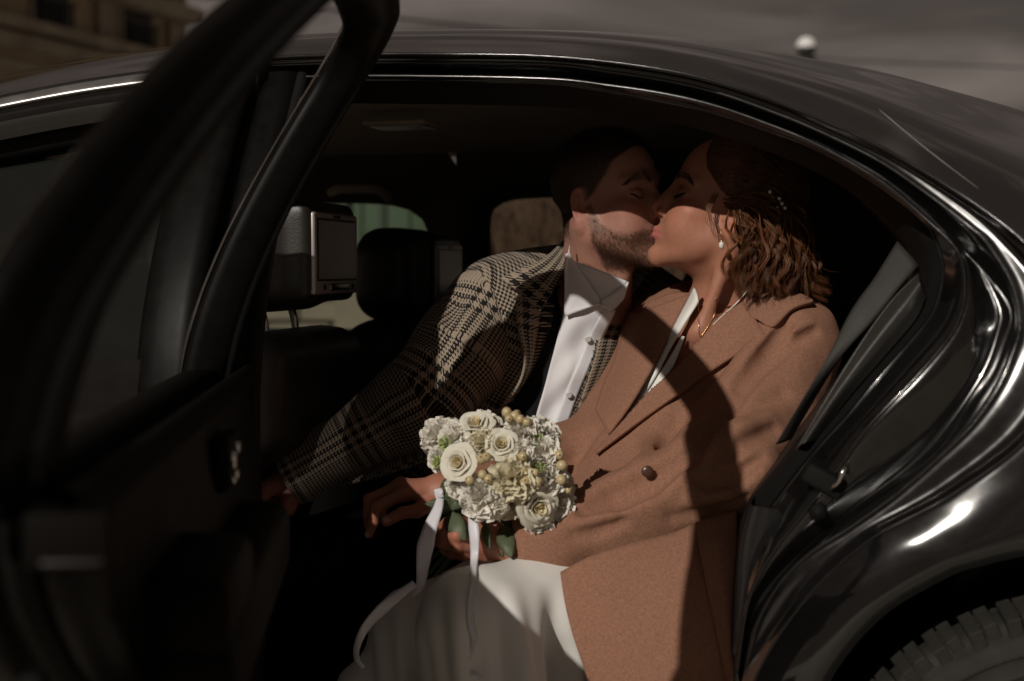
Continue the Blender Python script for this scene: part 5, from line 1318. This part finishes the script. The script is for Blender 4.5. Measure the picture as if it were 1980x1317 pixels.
# right hand (dim, hanging by the front seat)
mr_w = cpm(562, 930, 2.315)
mr_m = finm((500, 944, 2.283, 0.0130), (503, 938, 2.303, 0.0133), (508, 938, 2.325, 0.0128), (516, 940, 2.345, 0.0115))
mr_f = [finm((483, 984, 2.280, 0.0105), (475, 1010, 2.284, 0.0093), (469, 1032, 2.288, 0.0078)),
        finm((488, 978, 2.306, 0.0105), (492, 1002, 2.318, 0.0093), (500, 1018, 2.325, 0.0078)),
        finm((496, 974, 2.330, 0.0100), (503, 994, 2.342, 0.0088), (512, 1006, 2.346, 0.0075)),
        finm((508, 972, 2.350, 0.0088), (514, 988, 2.358, 0.0078), (520, 998, 2.36, 0.0066))]
mr_t = finm((548, 956, 2.292, 0.0175), (540, 982, 2.275, 0.0135), (515, 1006, 2.268, 0.0112), (496, 1028, 2.268, 0.0098))
SKMH = SK_M*np.array([1.0, 0.85, 0.83])
add_hand((mr_w, 0.029, mr_m, mr_f, mr_t), cpm(640, 880, 2.33), 0.034, mV, mQ, mC, SKMH, cpm(515, 970, 2.31), 0.115)
def m_hidden(P):
    d = smin(m_jacket(P)+0.02, cap(P, m_jacket_pts[1], cpm(930, 1010, 2.52), 0.115, 0.13), 0.05)
    d = smin(d, chain(P, [cpm(945, 598, 2.46), cpm(885, 690, 2.42), cpm(815, 775, 2.37), mr_w], [0.05, 0.05, 0.042, 0.029]), 0.03)
    d = smin(d, chain(P, [cpm(960, 1020, 2.48), cpm(520, 1120, 2.36), cpm(480, 1700, 2.36)], [0.085, 0.06, 0.05]), 0.03)
    d = smin(d, chain(P, [cpm(1000, 1020, 2.62), cpm(640, 1100, 2.62), cpm(580, 1600, 2.62)], [0.085, 0.06, 0.05]), 0.03)
    return d
V, Q = nets(m_hidden, (-0.75, 0.2, 0.08), (0.45, 1.15, 1.0), 0.013); V = V-vnormals(V, Q)*0.004
mV.append(V); mQ.append(Q); mC.append(np.tile(SK_M, (len(V), 1)))
joined('body', mV, mQ, mC, skin, man)
nail_on(man, mr_t[3][0], mr_t[2][0], -FWD+0.2*UPV, 0.0088, 0.014)
# trousers
def trousers(P):
    d = chain(P, [cpm(960, 1010, 2.48), cpm(520, 1115, 2.36), cpm(480, 1720, 2.36)], [0.105, 0.078, 0.085], 0.03)
    d = smin(d, chain(P, [cpm(1000, 1010, 2.62), cpm(640, 1095, 2.62), cpm(580, 1650, 2.62)], [0.105, 0.078, 0.085], 0.03), 0.03)
    return smin(d, cap(P, cpm(940, 930, 2.53), cpm(930, 1010, 2.53), 0.135, 0.15), 0.04)
V, Q = nets(trousers, (-0.80, 0.15, 0.08), (0.5, 1.2, 0.98), 0.010); V = relax(V, Q, 2); V = cloth_noise(V, vnormals(V, Q), 0.004, 14, 3)
mesh('trousers', V, Q, trouser, man)
# jacket under the coat
V, Q = nets(m_jacket, (-0.5, 0.2, 0.5), (0.5, 1.1, 1.12), 0.008); V = relax(V, Q, 2)
mesh('jacket', V, Q, jacketm, man)
# ---------------------------------------------------------------- man: coat
cm_arm = [cpm(945, 602, 2.45), cpm(885, 690, 2.405), cpm(815, 775, 2.36), cpm(578, 912, 2.318), cpm(545, 930, 2.312)]
def coat_m0(P):
    d = cap(P, cpm(1058, 662, 2.52), cpm(935, 910, 2.52), 0.158, 0.172)
    d = smin(d, cap(P, cpm(945, 602, 2.46), cpm(1285, 618, 2.60), 0.074, 0.070), 0.08)
    d = smin(d, cap(P, cpm(1090, 560, 2.53), cpm(1220, 560, 2.58), 0.055, 0.055), 0.06)
    return d
def sleeve_m0(P): return chain(P, cm_arm, [0.077, 0.079, 0.072, 0.043, 0.043], 0.03)
def coat_all(P): return smin(coat_m0(P), sleeve_m0(P), 0.02)
cr_m = [(crease_pts(coat_all, [(815, 640), (860, 680), (905, 690)]), 0.011, 0.02), (crease_pts(coat_all, [(790, 690), (840, 720), (880, 735)]), 0.010, 0.02),
        (crease_pts(coat_all, [(745, 740), (800, 760), (840, 790)]), 0.009, 0.02), (crease_pts(coat_all, [(880, 590), (862, 660), (850, 730), (836, 800)]), 0.010, 0.02),
        (crease_pts(coat_all, [(700, 790), (740, 820), (770, 850)]), 0.007, 0.02), (crease_pts(coat_all, [(890, 570), (878, 610), (884, 640)]), 0.006, 0.015)]
_am = cm_arm[4]-cm_arm[3]; _am /= np.linalg.norm(_am); _cm = cpm(554, 926, 2.313)
def sleeve_m(P):
    d = sleeve_m0(P)
    for pts, r, k in cr_m: d = ssub(d, chain(P, pts, [r*0.6]+[r]*(len(pts)-2)+[r*0.5]), k)
    d = np.maximum(d, (P-_cm)@_am); return np.maximum(d, -cap(P, _cm-_am*0.06, _cm+_am*0.1, 0.034, 0.038))
V, Q = nets(sleeve_m, np.min(cm_arm, 0)-0.1, np.max(cm_arm, 0)+0.1, 0.0042)
V = relax(V, Q, 2); N = vnormals(V, Q); V = cloth_noise(V, N, 0.0045, 16, 2); uvs = axis_uv(V, cm_arm, 0.02)
mesh('coat_sleeve', V, Q, plaidm, man, uv=uvs)
def coat_m(P):
    d = coat_m0(P)
    for pts, r, k in cr_m[3:4]: d = ssub(d, chain(P, pts, [r*0.5]+[r]*(len(pts)-2)+[r*0.4]), k)
    return ssub(d, cap(P, m_nb+UPV*0.0, m_nb+UPV*0.25, 0.062, 0.09), 0.02)
V, Q = nets(coat_m, (-0.55, 0.22, 0.48), (0.6, 1.15, 1.16), 0.0042)
V = relax(V, Q, 2); N = vnormals(V, Q); V = cloth_noise(V, N, 0.003, 14, 8)
ca, sa = math.cos(R_(27)), math.sin(R_(27)); rel = V-cpm(1000, 680, 2.4)
xx, yy, zz = rel@RGT, rel@UPV, rel@FWD
uvs = np.stack([xx*ca-yy*sa+0.55*zz, xx*sa+yy*ca], 1)
edge_px = [(993, 572), (1002, 630), (1015, 688), (1011, 727), (993, 758), (953, 793), (925, 815)]
mpoly = [(1100, 440), (1084, 500), (1040, 560), (993, 575)]+edge_px[1:]+[(900, 860), (1010, 900), (1090, 830), (1108, 803), (1144, 703), (1160, 639), (1205, 578), (1214, 548), (1225, 500), (1200, 440)]
Q = cut(V, Q, mpoly)
mesh('coat', V, Q, plaidm, man, uv=uvs)
et = march(coat_m0, edge_px, 0.002); ep = crv([cp(a, b, c) for (a, b), c in zip(edge_px, et)], 60)
def uvt(o, scale=1.0): return o
tv, tf = tube_data(ep, 0.0042, 8); rel = tv-cpm(1000, 680, 2.4); xx, yy = rel@RGT, rel@UPV
mesh('coat_edge', tv, tf, plaidm, man, uv=np.stack([xx*ca-yy*sa, xx*sa+yy*ca], 1))
# turned coat facing, collar, lapel
drape('coat_facing', [(1000, 570), (1003, 630), (1016, 688), (1012, 727), (994, 760), (950, 800), (925, 822)], [(1072, 588), (1066, 630), (1053, 665), (1035, 705), (1015, 740), (985, 785), (960, 820)],
      m_jacket, plaidm, man, 40, 12, 0.018, 0.004, uv=True, lift=lambda a, b: 0.03*(1-b)**2)
drape('coat_collar', [(1098, 456), (1050, 500), (1000, 522), (968, 537)], [(1108, 470), (1090, 520), (1066, 566), (1044, 600)], coat_m0, plaidm, man, 34, 14, 0.014, 0.008, uv=True, lift=lambda a, b: 0.012+0.012*np.sin(a*3.1)*(1-b)+0.014*b)
drape('coat_lapel', [(1236, 512), (1214, 560), (1166, 640), (1150, 700), (1118, 792)], [(1312, 566), (1262, 590), (1206, 626), (1184, 691), (1140, 780)], coat_m0, plaidm, man, 36, 12, 0.006, 0.005, uv=True)
# shirt
def m_shirtbase(P): return smin(m_jacket(P), m_neck(P)-0.004, 0.03)
drape('shirt', [(1096, 500), (1090, 594), (1068, 691), (1035, 815), (1020, 880)], [(1216, 545), (1166, 636), (1150, 703), (1116, 800), (1090, 880)], m_shirtbase, shirtm, man, 50, 18, 0.010, 0.003,
      lift=lambda a, b: 0.004*np.sin(a*21+b*5)*np.sin(b*3.1)+0.003*np.sin(a*9-b*7))
drape('shirt_placket', [(1168, 596), (1140, 650), (1118, 703), (1088, 775), (1062, 850)], [(1192, 600), (1165, 655), (1140, 710), (1112, 780), (1086, 855)], m_shirtbase, shirtm, man, 40, 6, 0.0150, 0.003,
      lift=lambda a, b: 0.003*np.sin(a*16))
drape('shirt_collar', [(1101, 474), (1106, 500), (1132, 538), (1161, 580)], [(1097, 495), (1092, 550), (1091, 592), (1093, 612), (1101, 608), (1130, 597), (1158, 586)], m_shirtbase, shirtm, man, 30, 10, 0.012, 0.004, lift=lambda a, b: 0.008*b+0.004)
drape('shirt_collar', [(1161, 580), (1184, 567), (1216, 545)], [(1165, 590), (1184, 600), (1207, 578)], m_shirtbase, shirtm, man, 24, 8, 0.012, 0.004, lift=lambda a, b: 0.009*b+0.004)
for a, b in ((1162, 592), (1137, 656), (1100, 764)):
    t = march(m_shirtbase, [(a, b)], 0.0175)[0]; c = cp(a, b, t)
    nb2 = grad(m_shirtbase, c[None])[0]; Vb, Fb = tube_data([c-nb2*0.003, c+nb2*0.0006, c+nb2*0.0009], np.array([0.0052, 0.0052, 0.0046]), 18); mesh('shirt_button', Vb, Fb, buttonm, man, smooth=False)

# coat tail lying over his lap, with its lit hem
ta = crv(cps([(600, 915, 2.36), (680, 885, 2.36), (770, 850, 2.36), (860, 815, 2.36)]), 30); tb = crv(cps([(625, 940, 2.33), (700, 927, 2.30), (770, 906, 2.28), (860, 878, 2.27)]), 30)
loft('coat_tail', [ta, (ta+tb)/2-FWD*0.012, tb, tb+FWD*0.05-UPV*0.006], plaidm, man, sub=4, uv=True)
tv, tf = tube_data(tb, 0.0042, 8); rel = tv-cpm(1000, 680, 2.4); xx, yy = rel@RGT, rel@UPV
mesh('coat_hem', tv, tf, plaidm, man, uv=np.stack([xx*ca-yy*sa, xx*sa+yy*ca], 1))
# ------------------------------------------------------------------ bouquet
bq = empty('bouquet', 'round bouquet of white roses, frilly carnations and pale berries with white ribbons', 'bouquet')
Bc = cp(962, 912, 1.968); CR = np.stack([RGT, FWD, UPV], 1)
def bq_sdf(P): return ell((P-Bc)@CR, (0, 0, 0), (0.098, 0.075, 0.080))
def bq_at(px, py, out=0.0):
    t = march(bq_sdf, [(px, py)], 0.0)[0]
    if t > 3: t = 1.968
    P = cp(px, py, t); n = grad(bq_sdf, P[None])[0]
    ax = 0.85*n+0.5*(-FWD)+0.12*UPV; ax /= np.linalg.norm(ax); return P+ax*out, ax
def basis(ax, spin):
    a = np.cross(ax, [0.2, 0.9, 0.3]); a /= np.linalg.norm(a); b = np.cross(ax, a)
    c, s = math.cos(spin), math.sin(spin); return np.stack([c*a+s*b, -s*a+c*b, ax], 1)
def m4(P, B, s):
    M_ = Matrix.Identity(4)
    for i in range(3):
        for j in range(3): M_[i][j] = B[i, j]*s
        M_[i][3] = P[i]
    return M_
def rose_petal(r0, r1, h0, h, wid, flare, seed, n=9):
    V = []
    for i in range(n):
        for j in range(n):
            a = (i/(n-1)*2-1); b = j/(n-1)
            rise = b**0.85; rr = r0+(r1-r0)*rise+flare*max(0, b-0.62)**1.6*3.2
            edge = 1-0.30*abs(a)**2.4*b
            z = h0+h*edge*(math.sin(min(b, 0.92)*1.55))-flare*max(0, b-0.72)*0.9
            ph = a*wid*(0.55+0.45*math.sin(min(1, b*1.15+0.1)*1.57))
            rr *= 1+0.05*math.sin(5*a+seed)*b+0.03*abs(a)
            V.append((rr*math.cos(ph), rr*math.sin(ph), z))
    G = np.array(V).reshape(n, n, 3)
    me_o = sheet('petal', G, petalm, None, 0.0)
    me = me_o.data; bpy.data.objects.remove(me_o)
    return me
layers = []                                      # unit rose of radius 1
ang = 0.3
for l, (cnt, r0, r1, h0, h, wid, fl, mt) in enumerate([(2, 0.05, 0.13, 0.0, 0.86, 1.7, 0.00, petalc), (3, 0.10, 0.25, 0.0, 0.86, 1.25, 0.01, petalc), (4, 0.16, 0.42, -0.02, 0.82, 1.10, 0.05, petalm),
                                                  (4, 0.22, 0.60, -0.06, 0.78, 1.05, 0.12, petalm), (5, 0.28, 0.80, -0.12, 0.70, 0.95, 0.24, petalm)]):
    for c in range(cnt):
        me = rose_petal(r0, r1, h0, h, wid, fl, l*3+c); me.materials.clear(); me.materials.append(mt); layers.append((me, ang)); ang += 2*math.pi/cnt+0.13
    ang += 0.9
heart_v, heart_f = nets(lambda P: ell(P, (0, 0, 0.25), (0.09, 0.09, 0.36)), (-0.3, -0.3, -0.2), (0.3, 0.3, 0.9), 0.06)
heart_me = bpy.data.meshes.new('rose'); heart_me.from_pydata(heart_v.tolist(), [], heart_f.tolist()); heart_me.materials.append(petalc)
heart_me.polygons.foreach_set('use_smooth', [True]*len(heart_me.polygons))
def put_rose(px, py, rpx, out=0.012, tilt=None, open_=1.0):
    P, ax = bq_at(px, py, out)
    if tilt is not None: ax = ax+np.array(tilt); ax /= np.linalg.norm(ax)
    r = 0.92*rpx/1370.0; B = basis(ax, rng.uniform(0, 6.28))
    o = link(bpy.data.objects.new('rose', heart_me), bq); o.matrix_local = m4(P-ax*r*0.55, B, r)
    for me, a in layers:
        p = link(bpy.data.objects.new('petal', me), o); tl = rng.normal(0, 0.05)
        p.matrix_local = Matrix.Rotation(a+rng.normal(0, 0.08), 4, 'Z') @ Matrix.Rotation(tl, 4, 'X') @ Matrix.Scale(rng.uniform(0.95, 1.05), 4)
for q in [(893, 898, 41, 0.020, (-0.1, 0, 0.05)), (922, 826, 40, 0.010, (0, 0, 0.25)), (970, 864, 35, 0.012, None), (1034, 973, 46, 0.018, (0.15, 0, 0.0)), (1030, 880, 26, 0.004, (0.3, 0, 0.2)), (950, 812, 24, -0.004, (0, 0, 0.4)), (965, 975, 24, 0.02, (0.3, 0, -0.4))]:
    put_rose(*q)
def carnation(px, py, rpx, mt, out=0.006, tilt=None, npet=30):
    P, ax = bq_at(px, py, out if out < 1 else 0.0)
    if out > 1: P = cp(px, py, out); ax = -FWD*0.8+0.2*UPV
    if tilt is not None: ax = ax+np.array(tilt); ax /= np.linalg.norm(ax)
    r = rpx/1370.0; B = basis(ax, rng.uniform(0, 6.28)); A = Acc()
    nb, na = 7, 13
    for i in range(npet):
        el = math.acos(1-0.92*(i+0.5)/npet); az = i*2.39996+rng.normal(0, 0.2)
        L = r*(0.82+0.18*math.sin(el))*rng.uniform(0.9, 1.08)
        wid = 0.80+0.30*rng.random(); ph = rng.uniform(0, 6.28); fr = rng.uniform(5, 8); G = []
        jag = rng.uniform(0.88, 1.06, na)
        d = np.array([math.sin(el)*math.cos(az), math.sin(el)*math.sin(az), math.cos(el)])
        s = np.array([-math.sin(az), math.cos(az), 0]); u = np.cross(s, d)
        for b in np.linspace(0.12, 1, nb):
            for j, a in enumerate(np.linspace(-1, 1, na)):
                rad = L*b*(jag[j] if b > 0.95 else 1)*(1-0.10*a*a)
                q = d*rad*math.cos(a*wid*0.6)+s*L*b*math.sin(a*wid)*0.85+u*(L*0.20*b*b*math.sin(fr*a+ph)+0.08*L*b*b*b*math.sin(2.7*fr*a+2*ph))
                q = q+d*L*0.06*b*b*math.cos(fr*a*0.8+ph*2)
                G.append(q)
        A.add(np.array(G)@B.T+P-ax*r*0.35, gridf(nb, na))
    return A.build('carnation', mt, bq)
for q in [(848, 842, 40, carnm), (884, 846, 34, carnm), (934, 962, 44, carnm, 0.014), (990, 926, 46, carny, 0.014), (1052, 836, 38, carnm, 0.0, (0.2, 0, 0.2)), (1074, 980, 42, carnm, 1.935, (0.3, 0, -0.2)),
          (1010, 838, 36, carnm), (935, 858, 32, carny), (1050, 880, 36, carnm), (1062, 925, 36, carnm), (1046, 1006, 36, carnm, 1.925, (0.1, 0, -0.4)), (1084, 940, 32, carnm, 1.945, (0.5, 0, 0)), (845, 885, 26, carnm, 0, (-0.4, 0, -0.1)),
          (930, 808, 30, carnm, -0.004, (0, 0, 0.5)), (880, 945, 24, carnm, 0, (-0.3, 0, -0.3)), (1005, 880, 30, carnm), (905, 870, 26, carnm), (985, 985, 26, carny, 0.0, (0, 0, -0.4))]:
    carnation(*q)
# fresh green hearts among the carnations
for (a, b, r) in [(868, 862, 17), (852, 895, 12), (1035, 852, 14), (1040, 905, 11)]:
    carnation(a, b, r, greenp, 0.010, None, 14)
# berries
bv, bf = nets(lambda P: ell(P, (0, 0, 0), (1, 1, 1.12)), (-1.4,)*3, (1.4,)*3, 0.25)
bme = bpy.data.meshes.new('berry'); bme.from_pydata(bv.tolist(), [], bf.tolist()); bme.materials.append(berrym); bme.polygons.foreach_set('use_smooth', [True]*len(bme.polygons))
tv_, tf_ = tube_data([(0, 0, 1.0), (0, 0, 1.16), (0, 0, 1.3)], np.array([0.22, 0.20, 0.04]), 6)
tme = bpy.data.meshes.new('tip'); tme.from_pydata(tv_.tolist(), [], tf_); tme.materials.append(berryt)
for (a, b) in [(935, 892), (936, 918), (946, 925), (943, 889), (1006, 888), (1007, 910), (1027, 915), (1011, 927), (1031, 930), (978, 816), (982, 826), (992, 822), (1001, 827), (1013, 832), (1068, 886), (1072, 903), (1071, 926), (1081, 942), (914, 928), (995, 819)]:
    P, ax = bq_at(a, b, 0.020); ax = ax+rng.normal(0, 0.35, 3); ax /= np.linalg.norm(ax)
    o = link(bpy.data.objects.new('berry', bme), bq); o.matrix_local = m4(P, basis(ax, 0), 0.0064*rng.uniform(0.9, 1.15))
    t_ = link(bpy.data.objects.new('tip', tme), o)
# leaves
def leaf(base, tip, hw, d0, d1, cup=0.006, roll=0.0, name='leaf', mt=None):
    n, m = 14, 7; b = np.array(base, float); t = np.array(tip, float); L = np.linalg.norm(t-b); T = (t-b)/L; S = np.array([-T[1], T[0]]); G = np.zeros((n, m, 3))
    for i in range(n):
        u = i/(n-1); w_ = hw*math.sin(math.pi*min(1, u**0.8))**0.75+0.3
        for j in range(m):
            a = j/(m-1)*2-1; q = b+T*L*u+S*w_*a+S*6*math.sin(u*3.1)*0.3
            G[i, j] = cp(q[0], q[1], d0+(d1-d0)*u+cup*(a*a)*math.sin(math.pi*u)+roll*a-0.010*math.sin(u*3.1)+(0.0012 if abs(a) < 0.1 else 0))
    return sheet(name, G, mt or leafm, bq, 0.0008)
leaf((905, 984), (822, 974), 17, 1.955, 1.935); leaf((866, 922), (876, 988), 18, 1.975, 1.935, roll=0.008); leaf((870, 990), (900, 1046), 20, 1.94, 1.915)
leaf((975, 1015), (988, 1079), 19, 1.95, 1.915); leaf((934, 1005), (948, 1062), 11, 1.95, 1.92); leaf((1016, 1012), (1032, 1052), 18, 1.96, 1.94, roll=-0.01)
leaf((890, 822), (860, 812), 9, 2.01, 2.01); leaf((972, 812), (994, 796), 14, 2.03, 2.03); leaf((838, 895), (826, 862), 9, 2.02, 2.02); leaf((955, 1020), (972, 1078), 14, 1.965, 1.945)
leaf((920, 1000), (925, 1055), 16, 1.97, 1.95); leaf((1085, 955), (1112, 944), 9, 2.04, 2.05); leaf((905, 965), (872, 985), 12, 1.945, 1.93, 0.004); leaf((880, 960), (858, 930), 16, 1.98, 1.96)
leaf((1000, 1010), (1008, 1072), 16, 1.975, 1.96); leaf((985, 1000), (1050, 1020), 14, 1.965, 1.95)
# stems
for i in range(11):
    a = rng.normal(0, 1, 2)
    tube('stem', crv(cps([(965+a[0]*10, 960, 2.03), (915+a[0]*5, 1020, 1.975), (882+a[0]*5, 1052+a[1]*4, 1.962), (842+a[0]*9, 1104+a[1]*8, 1.975)]), 14), 0.0026, stemm, bq, 6)
# ribbons
def ribbon(pts, wpx, name='ribbon', tw=0.0):
    c = crv(pts, 60); T = np.gradient(c[:, :2], axis=0); T /= np.linalg.norm(T, axis=1, keepdims=True); S = np.stack([-T[:, 1], T[:, 0]], 1)
    wv = crv([(w_, 0) for w_ in wpx], 60)[:, 0]; G = np.zeros((60, 5, 3))
    for j in range(5):
        a = j/4-0.5
        for i in range(60):
            q = c[i, :2]+S[i]*wv[i]*a; G[i, j] = cp(q[0], q[1], c[i, 2]+0.006*a*math.sin(i*0.13+tw)+0.002*(a*a))
    return sheet(name, G, ribbonm, bq, 0.0006)
def onl(px, py, d, off=0.006): return (px, py, min(d, march(dress, [(px, py)], off)[0]))
ribbon([(852, 962, 1.93), (846, 985, 1.915), (832, 1020, 1.90), (822, 1060, 1.895), (817, 1100, 1.89), onl(812, 1132, 1.89), onl(795, 1150, 1.89)], [14, 22, 28, 28, 30, 32, 12])
ribbon([onl(802, 1128, 1.885), (770, 1152, 1.87), (735, 1182, 1.865), (706, 1215, 1.862), (690, 1250, 1.862), (690, 1275, 1.862), (703, 1292, 1.862)], [14, 20, 22, 22, 20, 16, 8], tw=1)
ribbon([(914, 1000, 1.905), (917, 1040, 1.90), (917, 1080, 1.895), onl(915, 1115, 1.89), onl(910, 1160, 1.89), onl(911, 1205, 1.89), onl(917, 1240, 1.89), onl(905, 1270, 1.89), onl(894, 1288, 1.89)], [18, 19, 20, 19, 12, 9, 15, 12, 16])
ribbon([onl(892, 1282, 1.89, 0.008), onl(905, 1298, 1.89, 0.008), onl(930, 1312, 1.89, 0.008), onl(945, 1320, 1.89, 0.008)], [20, 20, 14, 4], tw=2)
ribbon([(846, 945, 1.955), (850, 958, 1.945), (853, 968, 1.94)], [16, 18, 14])
